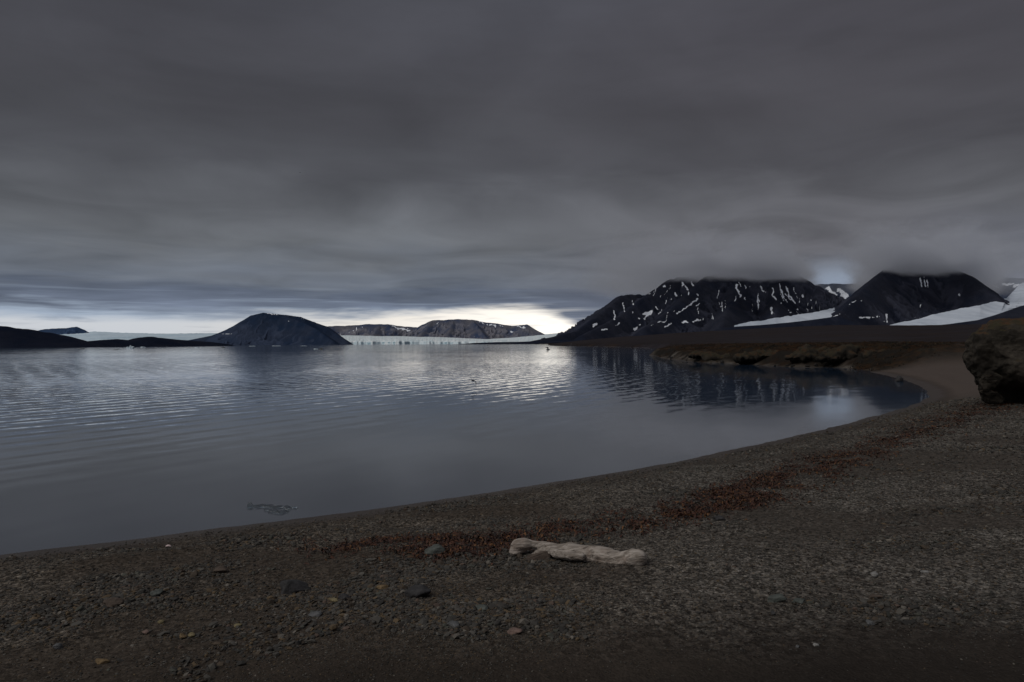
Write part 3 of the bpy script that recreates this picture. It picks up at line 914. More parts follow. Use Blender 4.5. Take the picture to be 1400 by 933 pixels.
# ------------------------------------------------------------------ sculpted solids
def blob_mesh(parts, voxel, relax=4):
    """fuse ellipsoids (centre, radii, z-rotation, tilt) into one skin; returns vertices and faces"""
    bm = bmesh.new()
    for c, r, *rot in parts:
        rz = rot[0] if rot else 0.0
        ry = rot[1] if len(rot) > 1 else 0.0
        M = Matrix.Translation(c) @ Matrix.Rotation(rz, 4, 'Z') @ Matrix.Rotation(ry, 4, 'Y') @ Matrix.Diagonal((r[0], r[1], r[2], 1))
        bmesh.ops.create_icosphere(bm, subdivisions=3, radius=1, matrix=M)
    me = bpy.data.meshes.new("tmp")
    bm.to_mesh(me)
    bm.free()
    o = bpy.data.objects.new("tmp", me)
    COL.objects.link(o)
    md = o.modifiers.new("r", 'REMESH')
    md.mode = 'VOXEL'
    md.voxel_size = voxel
    dg = bpy.context.evaluated_depsgraph_get()
    ev = o.evaluated_get(dg)
    m2 = bpy.data.meshes.new_from_object(ev)
    bm = bmesh.new()
    bm.from_mesh(m2)
    for _ in range(relax):
        bmesh.ops.smooth_vert(bm, verts=bm.verts, factor=0.5, use_axis_x=True, use_axis_y=True, use_axis_z=True)
    bmesh.ops.triangulate(bm, faces=bm.faces)
    bm.normal_update()
    V = np.array([v.co for v in bm.verts])
    NO = np.array([v.normal for v in bm.verts])
    FC = np.array([[l.vert.index for l in f.loops] for f in bm.faces])
    bm.free()
    bpy.data.objects.remove(o)
    bpy.data.meshes.remove(me)
    bpy.data.meshes.remove(m2)
    return V, NO, FC


def solid(name, V, FC, material, label=None, cat=None, group=None, parent=None, kind=None, smooth=True, base=None, colors=None):
    """one mesh object whose origin sits at its base"""
    if base is None:
        base = np.array([(V[:, 0].min() + V[:, 0].max()) / 2, (V[:, 1].min() + V[:, 1].max()) / 2, V[:, 2].min()])
    o = np_mesh(name, V - base, FC, material, smooth, colors=colors)
    o.location = base
    link(o, parent)
    return tag(o, label, cat, group, kind)


def P3(v):
    return np.array([v.x, v.y, v.z])


# ---- materials
def rock_mat(name, dark, light, moss, rust, scale=1.0, moss_lo=0.35, moss_hi=0.8):
    m, n, b = mat(name)
    tcn = n.node('ShaderNodeTexCoord').outputs['Object']
    nz = geo_nz(n)
    a = n.noise(tcn, 1.2 * scale, 6, 0.65)
    c = n.noise(n.vmath('MULTIPLY', tcn, (1, 1, 3.5)), 2.6 * scale, 5, 0.7, 0.4)
    s = n.noise(tcn, 14 * scale, 4, 0.7)
    col = n.mix(n.smooth(a, 0.35, 0.65), dark, light)
    col = n.mix(n.smooth(c, 0.5, 0.72, 0, 0.6), col, tuple(0.45 * v for v in dark))
    col = n.mix(n.smooth(s, 0.55, 0.8, 0, 0.5), col, tuple(1.8 * v for v in light))
    gr = n.mix(n.smooth(n.noise(tcn, 2.2 * scale, 4, 0.6), 0.44, 0.62), moss, rust)
    k = n.math('ADD', nz, n.math('MULTIPLY', n.math('SUBTRACT', n.noise(tcn, 1.7 * scale, 5, 0.7), 0.5), 1.5))
    col = n.mix(n.smooth(k, moss_lo, moss_hi, 0, 0.9), col, gr)
    n.put(b.inputs['Base Color'], col)
    b.inputs['Roughness'].default_value = 0.92
    b.inputs['Specular IOR Level'].default_value = 0.2
    bump(n, b, n.math('ADD', n.math('ADD', c, n.math('MULTIPLY', s, 0.5)), n.noise(tcn, 40 * scale, 3, 0.7)), 0.06 / scale, 0.9)
    return m


boulder_mat = rock_mat("lichen_rock", (0.034, 0.029, 0.023), (0.078, 0.066, 0.052), (0.050, 0.042, 0.022), (0.090, 0.044, 0.020))
outcrop_mat = rock_mat("bank_rock", (0.013, 0.0115, 0.010), (0.046, 0.038, 0.029), (0.036, 0.030, 0.017), (0.055, 0.029, 0.014), 0.8, 0.25, 0.8)

# ---- big boulder at the right edge
yb = 23.0
k = yb / F


def bpart(u, v, ru, rd, rv, y=yb, rz=0.0, ry=0.0):
    c = at_y(u, v, y)
    kk = y / F
    return (c, (ru * kk, rd * kk, rv * kk), rz, ry)


V, NO, FC = blob_mesh([
    bpart(1432, 486, 104, 90, 50, 23.6), bpart(1385, 474, 56, 60, 38, 23.3, 0, 0.3), bpart(1475, 530, 100, 80, 50, 24.8), bpart(1395, 540, 60, 50, 42, 25.0), bpart(1366, 500, 36, 50, 36, 23.8),
    bpart(1328, 536, 19, 22, 24, 22.6, 0, 0.35), bpart(1345, 549, 30, 24, 14, 23.2)], 0.05, 14)
cuts = np.random.default_rng(77)
C0 = V.mean(0)
for _ in range(60):
    d = cuts.normal(size=3) * np.array([1, 1, 0.7])
    d /= np.linalg.norm(d)
    pr = (V - C0) @ d
    lim = pr.max() * cuts.uniform(0.86, 0.99)
    V = V - np.where(pr > lim, (pr - lim) * 0.85, 0)[:, None] * d
V = V + NO * (0.16 * fbm3(V, 0.6, 5, 400, 0.55) + 0.05 * np.abs(fbm3(V * np.array([1, 1, 2.5]), 1.8, 4, 410)) + 0.05 * fbm3(V, 3.5, 4, 425, 0.6))[:, None]
boulder_base = np.array([V[:, 0].mean(), V[:, 1].mean(), hz(V[:, 0].mean(), V[:, 1].mean())])
solid("boulder", V, FC, boulder_mat, "huge dark boulder with rust and moss on top standing on the beach", "boulder", base=boulder_base)

# ---- outcrops of the tundra bank across the bay
def outcrop(parts, y, label, seed, voxel=0.2):
    V, NO, FC = blob_mesh([bpart(u, v - 0.5, ru, rd, rv * 0.85, y + dy + 1.6) for u, v, ru, rd, rv, dy in parts], voxel, 10)
    V = V + NO * (0.45 * fbm3(V, 0.45, 5, seed, 0.65) + 0.28 * np.abs(fbm3(V, 1.1, 4, seed + 5, 0.6)) - 0.1)[:, None]
    return solid("rock_outcrop", V, FC, outcrop_mat, label, "rock outcrop", "dark outcrops along the bay bank")


outcrop([(1105, 487, 20, 18, 13, 0), (1090, 490, 16, 14, 9, -1), (1122, 482, 14, 16, 9, 1)], 71.5, "rounded dark outcrop nearest the low shelves on the bay bank", 430)
outcrop([(1150, 486, 26, 20, 15, 0), (1132, 491, 15, 14, 10, -1), (1168, 483, 20, 16, 10, 1)], 69.5, "largest black outcrop in the middle of the bay bank", 440)
outcrop([(1200, 487, 22, 16, 10, 0), (1216, 489, 16, 12, 7, 0)], 66.5, "dark outcrop beside the inner end of the sand beach", 450)
outcrop([(1045, 487, 24, 24, 9, 0), (1020, 489, 16, 18, 7, 0)], 79, "low flat outcrop standing on the tundra point", 460)
outcrop([(985, 490, 22, 24, 6, 0), (955, 487, 15, 18, 5, 2)], 89, "long low shelf of rock by the waterline of the point", 470)

# ---- stones
def stone_mat(name, colr, scale=9.0):
    m, n, b = mat(name)
    tcn = n.node('ShaderNodeTexCoord').outputs['Object']
    a = n.noise(tcn, scale, 5, 0.65)
    s = n.noise(tcn, scale * 6, 4, 0.7)
    col = n.mix(n.smooth(a, 0.35, 0.65), tuple(0.7 * c for c in colr), tuple(1.25 * c for c in colr))
    col = n.mix(n.smooth(s, 0.55, 0.8, 0, 0.4), col, tuple(0.4 * c for c in colr))
    n.put(b.inputs['Base Color'], col)
    b.inputs['Roughness'].default_value = 0.85
    b.inputs['Specular IOR Level'].default_value = 0.25
    bump(n, b, n.math('ADD', a, s), 0.01, 0.8)
    return m


STONE = {'grey': stone_mat("grey_stone", (0.105, 0.105, 0.105)), 'dark': stone_mat("dark_stone", (0.042, 0.040, 0.040)), 'green': stone_mat("greenish_stone", (0.085, 0.092, 0.082)),
         'ochre': stone_mat("ochre_stone", (0.16, 0.11, 0.058)), 'yellow': stone_mat("yellow_stone", (0.19, 0.155, 0.085)), 'pink': stone_mat("pinkish_stone", (0.17, 0.115, 0.095)), 'pale': stone_mat("pale_stone", (0.24, 0.23, 0.215)),
         'black': stone_mat("black_stone", (0.020, 0.018, 0.017)), 'brown': stone_mat("brown_stone", (0.085, 0.064, 0.050))}


def stone(u, v, wpx, asp, flat, kind, label, seed, group="stones lying on the beach", sink=0.25, rz=None, kind2=4, name="beach_stone", ang=0.16):
    g = on_ground(u, v)
    w_ = wpx * g.y / F
    bm = bmesh.new()
    bmesh.ops.create_icosphere(bm, subdivisions=kind2, radius=1)
    V = np.array([q.co for q in bm.verts])
    FC = np.array([[l.vert.index for l in f.loops] for f in bm.faces])
    bm.free()
    rr = np.random.default_rng(seed)
    # cut planes give the angular faces of broken rock
    for _ in range(9):
        d = rr.normal(size=3)
        d /= np.linalg.norm(d)
        c = rr.uniform(0.55, 0.85)
        e = V @ d - c
        V = V - np.where(e > 0, e * 0.9, 0)[:, None] * d
    V = V * (1 + ang * fbm3(V + seed * 3.1, 1.1, 3, seed) + 0.05 * fbm3(V + seed, 4, 3, seed + 2))[:, None]
    V = V * np.array([w_ / 2, w_ / 2 * asp, w_ / 2 * flat])
    a = rz if rz is not None else rr.uniform(-0.35, 0.35)
    t_ = rr.uniform(-0.12, 0.12)
    R = np.array(Matrix.Rotation(a, 3, 'Z') @ Matrix.Rotation(t_, 3, 'Y'))
    V = V @ R.T
    h_ = V[:, 2].max() - V[:, 2].min()
    o = np_mesh(name, V, FC, STONE[kind], True)
    o.location = (g.x, g.y + w_ / 2 * asp * 0.6, hz(g.x, g.y + w_ / 2 * asp * 0.6) + h_ / 2 - sink * h_)
    return tag(link(o), label, "stone", group)


stone(398, 812, 46, 0.8, 0.62, 'dark', "large half buried dark stone in the gravel left of the driftwood", 501, sink=0.4)
stone(470, 821, 18, 0.8, 0.7, 'dark', "small dark round stone beside the flat yellowish stone", 502)
stone(455, 824, 15, 0.7, 0.5, 'yellow', "small flat yellowish stone beside a dark round one", 503)
stone(570, 818, 36, 0.8, 0.55, 'dark', "black wedge shaped stone in the middle of the flaky shingle", 504)
stone(593, 760, 30, 0.8, 0.6, 'green', "blue grey rounded stone at the edge of the seaweed", 505)
stone(212, 815, 17, 0.9, 0.75, 'green', "smooth greenish grey stone up the slope from the yellow stone", 506)
stone(265, 786, 9, 0.9, 0.7, 'pale', "tiny pale stone close to the waterline on the left", 507)
stone(219, 853, 9, 0.9, 0.7, 'yellow', "small yellow stone above the two ochre stones", 508)
stone(248, 874, 11, 0.9, 0.8, 'ochre', "rounded ochre stone next to its olive neighbour", 509)
stone(261, 872, 10, 0.9, 0.8, 'yellow', "rounded olive yellow stone next to the ochre one", 510)
stone(198, 867, 11, 0.8, 0.6, 'pink', "pinkish stone just below the dark flakes on the left", 511)
stone(76, 888, 13, 0.9, 0.7, 'grey', "lone grey stone near the bottom left of the beach", 512)
stone(137, 908, 20, 0.7, 0.45, 'ochre', "flat ochre stone on the dark sand at bottom left", 513)
stone(324, 858, 12, 0.8, 0.5, 'yellow', "flat yellow chip lying apart on dark sand", 514)
stone(150, 832, 30, 0.8, 0.45, 'brown', "broad flat brown slab among left hand flakes", 515)
stone(300, 784, 24, 0.8, 0.4, 'brown', "long brown stone lying near the water on the left", 516)
stone(1062, 824, 30, 0.55, 0.42, 'green', "longer grey green slab of the pair right of the driftwood", 517, rz=0.0)
stone(1094, 826, 22, 0.55, 0.45, 'green', "shorter grey green slab of the pair right of the driftwood", 518, rz=0.1)
stone(1057, 841, 8, 0.9, 0.8, 'dark', "small black stone in front of the grey green slabs", 519)
stone(1197, 789, 13, 0.8, 0.65, 'pale', "pale stone on the dark gravel slope at the right", 520)
stone(1198, 819, 20, 0.6, 0.45, 'brown', "flat brownish stone below the pale one on the right", 521)
stone(1191, 855, 14, 0.8, 0.6, 'grey', "grey stone half sunk in dark sand at the right", 522)
stone(1266, 784, 12, 0.6, 0.4, 'pale', "thin pale chip farthest to the right on the gravel", 523)
stone(1116, 884, 9, 0.8, 0.6, 'pale', "small pale stone of the pair on the smooth dark sand", 524)
stone(1091, 886, 7, 0.8, 0.6, 'grey', "small dull stone of the pair on the smooth dark sand", 525)
stone(984, 712, 18, 0.8, 0.5, 'dark', "dark stone just above the end of the seaweed", 526)
stone(704, 868, 22, 0.8, 0.4, 'pink', "pinkish flat flake at the lower end of the shingle", 527)
stone(620, 858, 20, 0.8, 0.4, 'grey', "broad grey flake in the lower shingle patch", 528)
stone(660, 835, 20, 0.8, 0.4, 'green', "greenish flake in the upper shingle patch", 529)
stone(520, 806, 22, 0.6, 0.35, 'ochre', "ochre flake lying left of the black wedge stone", 530)
stone(430, 843, 20, 0.8, 0.45, 'grey', "wide grey flake below the half buried dark stone", 531)
stone(1231, 522, 12, 0.9, 0.95, 'dark', "dark rock standing at the waterline of the far sand beach", 532, group=None, name="shore_rock", sink=0.2)

# small dark rocks along the foot of the tundra bank
rr_ = np.random.default_rng(91)
for i in range(26):
    u = rr_.uniform(900, 1190)
    v = float(np.interp(u, [893, 915, 950, 985, 1040, 1085, 1130, 1165, 1200], [488.5, 492, 496, 497, 500.5, 503, 503, 506.5, 511])) + rr_.uniform(-1.6, 0.4)
    stone(u, v, rr_.uniform(3, 8), 0.8, rr_.uniform(0.45, 0.9), 'black', "small dark rock along the waterline of the tundra bank", 540 + i, group="dark rocks along the bank waterline", kind2=3, name="shore_rock", ang=0.3)

# tundra plants on the bank
NT = 5200
tr = np.exp(RNG.uniform(math.log(57), math.log(190), NT))
ta = np.radians(RNG.uniform(8, 40, NT))
tx_, ty_ = tr * np.sin(ta), tr * np.cos(ta)
ok_ = (headmask(tx_, ty_) > 0.6) & (shore(tx_, ty_) > 0.8) & (fbm(tx_ * 0.12, ty_ * 0.12, 3, 130) > -0.25)
tx_, ty_ = tx_[ok_], ty_[ok_]
NT = len(tx_)
tz_ = height(tx_, ty_)
NBL = 9
a_ = RNG.uniform(0, 2 * np.pi, (NT, NBL))
hh_ = RNG.uniform(0.08, 0.30, (NT, 1)) * RNG.uniform(0.6, 1.1, (NT, NBL))
sp_ = RNG.uniform(0.10, 0.35, (NT, 1)) * RNG.uniform(0.3, 1.0, (NT, NBL))
wd__ = RNG.uniform(0.02, 0.06, (NT, NBL))
bx = tx_[:, None] + np.cos(a_) * sp_ * 0.4
by = ty_[:, None] + np.sin(a_) * sp_ * 0.4
bz = np.repeat(tz_[:, None], NBL, 1) - 0.03
TV = np.stack([np.stack([bx - np.sin(a_) * wd__, by + np.cos(a_) * wd__, bz], -1), np.stack([bx + np.sin(a_) * wd__, by - np.cos(a_) * wd__, bz], -1),
               np.stack([tx_[:, None] + np.cos(a_) * sp_, ty_[:, None] + np.sin(a_) * sp_, bz + hh_], -1)], 2).reshape(-1, 3)
TFc = np.arange(NT * NBL * 3).reshape(-1, 3)
tpal = np.array([(0.030, 0.024, 0.013), (0.060, 0.030, 0.013), (0.018, 0.016, 0.011), (0.075, 0.052, 0.024), (0.042, 0.020, 0.011)])
tcl = np.repeat(0.75 * tpal[RNG.choice(5, NT, p=[0.3, 0.2, 0.28, 0.1, 0.12])] * RNG.uniform(0.7, 1.2, (NT, 1)), NBL * 3, 0)
tun_m, n, b = mat("tundra_plants")
n.put(b.inputs['Base Color'], n.attr('stone_color', 'Color'))
b.inputs['Roughness'].default_value = 0.9
tag(link(np_mesh("tundra_plants", TV, TFc, tun_m, False, colors=dict(stone_color=tcl))), "rusty brown low tundra plants covering the bank across the bay", "tundra plants", kind='stuff')

# pale pink shell near the water
m_shell, n, b = mat("shell")
b.inputs['Base Color'].default_value = (0.62, 0.48, 0.46, 1)
b.inputs['Roughness'].default_value = 0.5
g = on_ground(230, 749)
th, ph = np.meshgrid(np.linspace(0, math.pi, 15), np.linspace(0.12, 1.45, 9))
rib = 1 + 0.05 * np.cos(th * 16)
SV = np.stack([np.cos(th) * np.sin(ph) * 0.034 * rib, np.sin(th) * np.sin(ph) * 0.042 * rib, 0.018 * np.cos(ph)], -1).reshape(-1, 3)
SF = grid_faces(9, 15)
SV2 = SV.copy()
SV2[:, 2] -= 0.003
nV = len(SV)
rim = [(i * 15, (i + 1) * 15, (i + 1) * 15 + nV, i * 15 + nV) for i in range(8)] + [(i * 15 + 14, (i + 1) * 15 + 14, (i + 1) * 15 + 14 + nV, i * 15 + 14 + nV) for i in range(8)]
rim += [(120 + i, 121 + i, 121 + i + nV, 120 + i + nV) for i in range(14)] + [(i, i + 1, i + 1 + nV, i + nV) for i in range(14)]
sh = np_mesh("seashell", np.concatenate([SV, SV2]), np.concatenate([SF, SF[:, ::-1] + nV, np.array(rim)]), m_shell)
sh.location = (g.x, g.y, hz(g.x, g.y) + 0.004)
sh.rotation_euler = (0.5, 0.2, 0.4)
tag(link(sh), "tiny pale pink shell lying near the water on the left", "shell")

# ---- driftwood
wood, n, b = mat("weathered_wood")
tcn = n.node('ShaderNodeTexCoord').outputs['Object']
gr = n.noise(n.vmath('MULTIPLY', tcn, (3.0, 26, 26)), 1.0, 6, 0.65, 0.6)
gr2 = n.noise(n.vmath('MULTIPLY', tcn, (2.2, 30, 30)), 1.0, 5, 0.7, 0.8)
pt = n.noise(tcn, 6.5, 4, 0.6)
colw = n.mix(n.smooth(gr, 0.34, 0.68), (0.19, 0.158, 0.13), (0.45, 0.395, 0.345))
colw = n.mix(n.smooth(pt, 0.5, 0.7, 0, 0.55), colw, (0.27, 0.20, 0.16))
colw = n.mix(n.smooth(gr2, 0.54, 0.66, 0, 0.75), colw, (0.075, 0.058, 0.045))
n.put(b.inputs['Base Color'], colw)
b.inputs['Roughness'].default_value = 0.88
b.inputs['Specular IOR Level'].default_value = 0.2
bump(n, b, n.math('ADD', gr, gr2), 0.012, 1.0)

gl_, gr_ = on_ground(703, 759), on_ground(874, 774)


def wood_pt(zx, zy, back=0.0):
    u, v = 620 + zx / 4.118, 680 + zy / 4.118
    t_ = (u - 703) / (874 - 703)
    y = gl_.y + (gr_.y - gl_.y) * t_ + back
    return at_y(u, v, y), y / F / 4.118


def chain(pts, step=6.0):
    out = []
    for (x0, y0, q0, b0), (x1, y1, q1, b1) in zip(pts[:-1], pts[1:]):
        m_ = max(2, int(math.hypot(x1 - x0, y1 - y0) / step))
        for i in range(m_):
            s = i / m_
            c, kk = wood_pt(x0 + (x1 - x0) * s, y0 + (y1 - y0) * s, b0 + (b1 - b0) * s)
            q = (q0 + (q1 - q0) * s) * kk * 1.24
            out.append((c, (q, q, q)))
    return out


parts = chain([(345, 296, 24, -0.03), (366, 268, 34, 0), (400, 258, 30, 0.02), (440, 256, 17, 0.05), (480, 262, 19, 0.06), (525, 277, 28, 0.06), (570, 292, 33, 0.06), (620, 300, 36, 0.06),
               (655, 300, 44, 0.06), (700, 306, 38, 0.06), (760, 312, 38, 0.06), (820, 320, 42, 0.06), (870, 333, 43, 0.06), (920, 341, 38, 0.06), (970, 345, 38, 0.06), (1015, 336, 43, 0.06), (1040, 336, 40, 0.06), (1052, 338, 30, 0.06)])
parts += chain([(540, 290, 20, 0), (585, 310, 20, -0.03), (650, 318, 19, -0.05), (730, 325, 16, -0.05)])      # the raised ridge along its front
parts += chain([(500, 290, 14, 0.02), (470, 305, 13, 0.0), (440, 325, 10, 0.0)])
V, NO, FC = blob_mesh(parts, 0.0065)
dd = 0.0075 * fbm3(V * np.array([0.6, 2.5, 2.5]), 5, 4, 600) + 0.006 * fbm3(V * np.array([0.35, 2.5, 2.5]), 16, 3, 610) - 0.010 * np.clip(fbm3(V * np.array([0.5, 1.4, 1.4]), 7, 2, 620) - 0.35, 0, 1)
V = V + NO * dd[:, None]
log_base = np.array([(gl_.x + gr_.x) / 2, (gl_.y + gr_.y) / 2, hz((gl_.x + gr_.x) / 2, (gl_.y + gr_.y) / 2)])
solid("driftwood_log", V, FC, wood, "bleached gnarled driftwood log lying on the gravel", "driftwood", base=log_base).location.z -= 0.015

# dark slab wedged under the root end
def slab_part(zx, zy, r, back=0.0):
    c, kk = wood_pt(zx, zy, back)
    return c, kk * r


V = []
for (zx, zy, back) in ((386, 358, -0.10), (530, 305, 0.0), (552, 330, 0.02), (545, 388, -0.02), (410, 395, -0.10)):
    c, kk = wood_pt(zx, zy, back - 0.05)
    V.append(c)
bm = bmesh.new()
f0 = [bm.verts.new(c) for c in V]
f1 = [bm.verts.new(Vector((c.x + 0.01, c.y + 0.10, c.z + 0.008))) for c in V]
bm.faces.new(f0)
bm.faces.new(f1[::-1])
for i in range(5):
    j = (i + 1) % 5
    bm.faces.new((f0[j], f0[i], f1[i], f1[j]))
bmesh.ops.recalc_face_normals(bm, faces=bm.faces)
bmesh.ops.bevel(bm, geom=bm.edges[:], offset=0.008, segments=2, affect='EDGES')
bmesh.ops.triangulate(bm, faces=bm.faces)
bmesh.ops.subdivide_edges(bm, edges=bm.edges[:], cuts=3, use_grid_fill=True)
bmesh.ops.triangulate(bm, faces=bm.faces)
bm.normal_update()
V = np.array([v.co for v in bm.verts])
NO = np.array([v.normal for v in bm.verts])
FC = np.array([[l.vert.index for l in f.loops] for f in bm.faces])
bm.free()
V = V + NO * (0.006 * fbm3(V, 14, 4, 630))[:, None]
solid("beach_stone", V, FC, STONE['brown'], "flat dark slab leaning under the root end of the driftwood", "stone", "stones lying on the beach")

# ------------------------------------------------------------------ ice
ice_m, n, b = mat("clear_ice")
tcn = n.node('ShaderNodeTexCoord').outputs['Object']
b.inputs['Base Color'].default_value = (0.55, 0.60, 0.62, 1)
b.inputs['Transmission Weight'].default_value = 0.96
b.inputs['IOR'].default_value = 1.31
b.inputs['Roughness'].default_value = 0.12
bump(n, b, n.noise(tcn, 30, 3, 0.6), 0.01, 0.5)
berg_m, n, b = mat("iceberg_ice")
tcn = n.node('ShaderNodeTexCoord').outputs['Object']
n.put(b.inputs['Base Color'], n.mix(n.smooth(n.noise(tcn, 0.9, 4, 0.6), 0.4, 0.65), (0.62, 0.70, 0.75), (0.22, 0.30, 0.36)))
b.inputs['Roughness'].default_value = 0.45
dark_m, n, b = mat("backlit_dark_ice")  # dark of ice seen against the light, painted into its colour
tcn = n.node('ShaderNodeTexCoord').outputs['Object']
n.put(b.inputs['Base Color'], n.mix(n.smooth(n.noise(tcn, 1.2, 4, 0.6), 0.4, 0.65), (0.020, 0.024, 0.026), (0.075, 0.085, 0.090)))
b.inputs['Roughness'].default_value = 0.35


def at_water(u, v):
    return at_z(u, v, 0.0)


# clear melting ice in the shallows
yi = at_water(370, 700).y
ki = yi / F
def ipart(u, v, ru, rv, dy=0.0, rd=None, rz=0.0):
    c = at_z(u, v, 0.012)
    kk = c.y / F
    return (c, (ru * kk, (rd or ru * 0.6) * kk, rv * kk), rz)
V, NO, FC = blob_mesh([ipart(342, 693.5, 5, 2.6), ipart(350, 693, 8, 2.2), ipart(360, 692, 9, 2.4), ipart(370, 693, 9, 2.2), ipart(380, 693.5, 9, 1.9), ipart(391, 693.8, 9, 1.7), ipart(401, 693.8, 6, 1.5),
                       ipart(367, 697, 6, 1.3), ipart(374, 699.5, 7, 1.7), ipart(382, 700.8, 7, 2.4), ipart(389, 699, 6, 2.0), ipart(393, 696.5, 5, 1.6), ipart(342, 691, 4, 4.5)], 0.008)
V = V + NO * (0.014 * fbm3(V, 9, 4, 700))[:, None]
solid("ice_piece", V, FC, ice_m, "clear curved piece of ice melting in the shallows by the beach", "ice")


def berg(u, v, wpx, hpx, shapes, material, label, seed, group="small icebergs drifting on the fjord", name="small_iceberg", lift=0.0):
    c0 = at_water(u, v)
    kk = c0.y / F
    ps = []
    for sx_, sz_, rx, rz_ in shapes:
        ps.append((Vector((c0.x + sx_ * wpx * kk, c0.y, lift + sz_ * hpx * kk)), (rx * wpx * kk, rx * wpx * kk * 0.8, rz_ * hpx * kk)))
    V, NO, FC = blob_mesh(ps, max(0.02, wpx * kk / 55))
    sz = wpx * kk
    V = V + NO * (0.035 * sz * fbm3(V / sz, 2.5, 4, seed))[:, None]
    base = np.array([c0.x, c0.y, lift])
    return solid(name, V, FC, material, label, "iceberg", group, base=base, smooth=False)


LOW = [(-0.25, 0.0, 0.28, 0.7), (0.1, 0.1, 0.3, 0.6), (0.32, 0.0, 0.18, 0.4)]
TWO = [(-0.3, 0.05, 0.2, 0.6), (0.05, 0.2, 0.14, 0.95), (0.3, 0.1, 0.2, 0.75), (0.0, 0.0, 0.45, 0.25)]
berg(178, 476.6, 12, 3.6, TWO, berg_m, "largest iceberg off the left island, with a notched top", 710)
berg(195.5, 475.3, 7, 1.4, LOW, berg_m, "low dull iceberg close beside the notched one", 711)
berg(160, 478.6, 9, 0.9, LOW, dark_m, "flat dark floe in front of the notched iceberg", 712)
berg(112, 476.8, 8, 1.3, LOW, dark_m, "dark floe nearest the left end of the island", 713)
berg(270, 475.8, 8, 1.5, LOW, berg_m, "flat iceberg left of the round topped hill", 714)
berg(305, 476.0, 5, 1.6, TWO, dark_m, "small dark iceberg at the left foot of the round hill", 715)
berg(432, 477.6, 6, 1.3, LOW, berg_m, "pale flat floe under the right flank of the round hill", 716)
berg(438.8, 478.0, 4.5, 2.4, TWO, dark_m, "black lump of ice beside a pale floe under the hill", 717)
GOBLET = [(0.0, 0.05, 0.42, 0.16), (0.14, 0.1, 0.32, 0.16), (-0.05, 0.3, 0.10, 0.3), (-0.05, 0.62, 0.20, 0.14), (-0.40, 0.66, 0.13, 0.12), (-0.22, 0.64, 0.13, 0.07)]
berg(749.2, 478.6, 6.6, 5.0, GOBLET, dark_m, "dark mushroom shaped iceberg off the tip of the headland", 718)
berg(781, 473.3, 2.6, 3.0, [(0, 0.1, 0.45, 0.5), (0.05, 0.45, 0.25, 0.5)], berg_m, "small white block of ice against the dark headland shore", 719)
berg(345, 473.6, 9, 0.7, LOW, berg_m, "bright ice scrap floating under the hill's left half", 720)
berg(378, 473.4, 12, 0.7, LOW, berg_m, "bright ice scrap floating under the middle of the hill", 721)
berg(415, 473.3, 10, 0.6, LOW, berg_m, "bright ice scrap floating under the hill's right half", 722)

# ------------------------------------------------------------------ birds
bird_m, n, b = mat("dark_plumage")
tcn = n.node('ShaderNodeTexCoord').outputs['Object']
n.put(b.inputs['Base Color'], n.mix(n.noise(tcn, 20, 3, 0.6), (0.018, 0.018, 0.020), (0.05, 0.05, 0.052)))
b.inputs['Roughness'].default_value = 0.8


def bird_mesh(wings):
    """body along +X, one skin; wings as (direction vector, span)"""
    bm = bmesh.new()
    prof = [(-0.19, 0.004, 0.02), (-0.15, 0.018, 0.03), (-0.08, 0.038, 0.036), (0.0, 0.050, 0.048), (0.06, 0.045, 0.044), (0.10, 0.028, 0.030), (0.125, 0.030, 0.030), (0.15, 0.024, 0.024), (0.17, 0.008, 0.008), (0.205, 0.002, 0.002)]
    rings = []
    for x, rz_, ry in prof:
        rings.append([bm.verts.new((x, ry * math.cos(a), rz_ * math.sin(a))) for a in np.linspace(0, 2 * math.pi, 10, endpoint=False)])
    for a, c in zip(rings[:-1], rings[1:]):
        for i in range(10):
            j = (i + 1) % 10
            bm.faces.new((a[i], a[j], c[j], c[i]))
    bm.faces.new(rings[0][::-1])
    bm.faces.new(rings[-1])
    for tip, elbow in wings:
        secs = []
        for s, chord, th in ((0.0, 0.10, 0.020), (0.25, 0.105, 0.014), (0.5, 0.095, 0.011), (0.75, 0.065, 0.007), (0.92, 0.035, 0.004), (1.0, 0.006, 0.002)):
            e, t_ = Vector(elbow), Vector(tip)
            c = e * (s / 0.5) if s <= 0.5 else e + (t_ - e) * ((s - 0.5) / 0.5)
            x0 = 0.05 - 0.05 * s
            secs.append([bm.verts.new(c + Vector((x0 + chord * 0.4 - chord * q, 0, th * z))) for q, z in ((0, 0), (0.3, 1), (1.0, 0), (0.3, -0.6))])
        for a, c in zip(secs[:-1], secs[1:]):
            for i in range(4):
                j = (i + 1) % 4
                bm.faces.new((a[i], a[j], c[j], c[i]))
        bm.faces.new(secs[-1])
        bm.faces.new(secs[0][::-1])
    bmesh.ops.recalc_face_normals(bm, faces=bm.faces)
    me = bpy.data.meshes.new("seabird")
    bm.to_mesh(me)
    bm.free()
    for f in me.polygons:
        f.use_smooth = True
    me.materials.append(bird_m)
    return me


def bird(u, v, y, wings, yaw, roll, label, scale=1.0):
    o = bpy.data.objects.new("seabird", bird_mesh(wings))
    o.location = at_y(u, v, y)
    o.rotation_euler = (roll, 0, yaw)
    o.scale = (scale,) * 3
    return tag(link(o), label, "bird", "seabirds in flight")


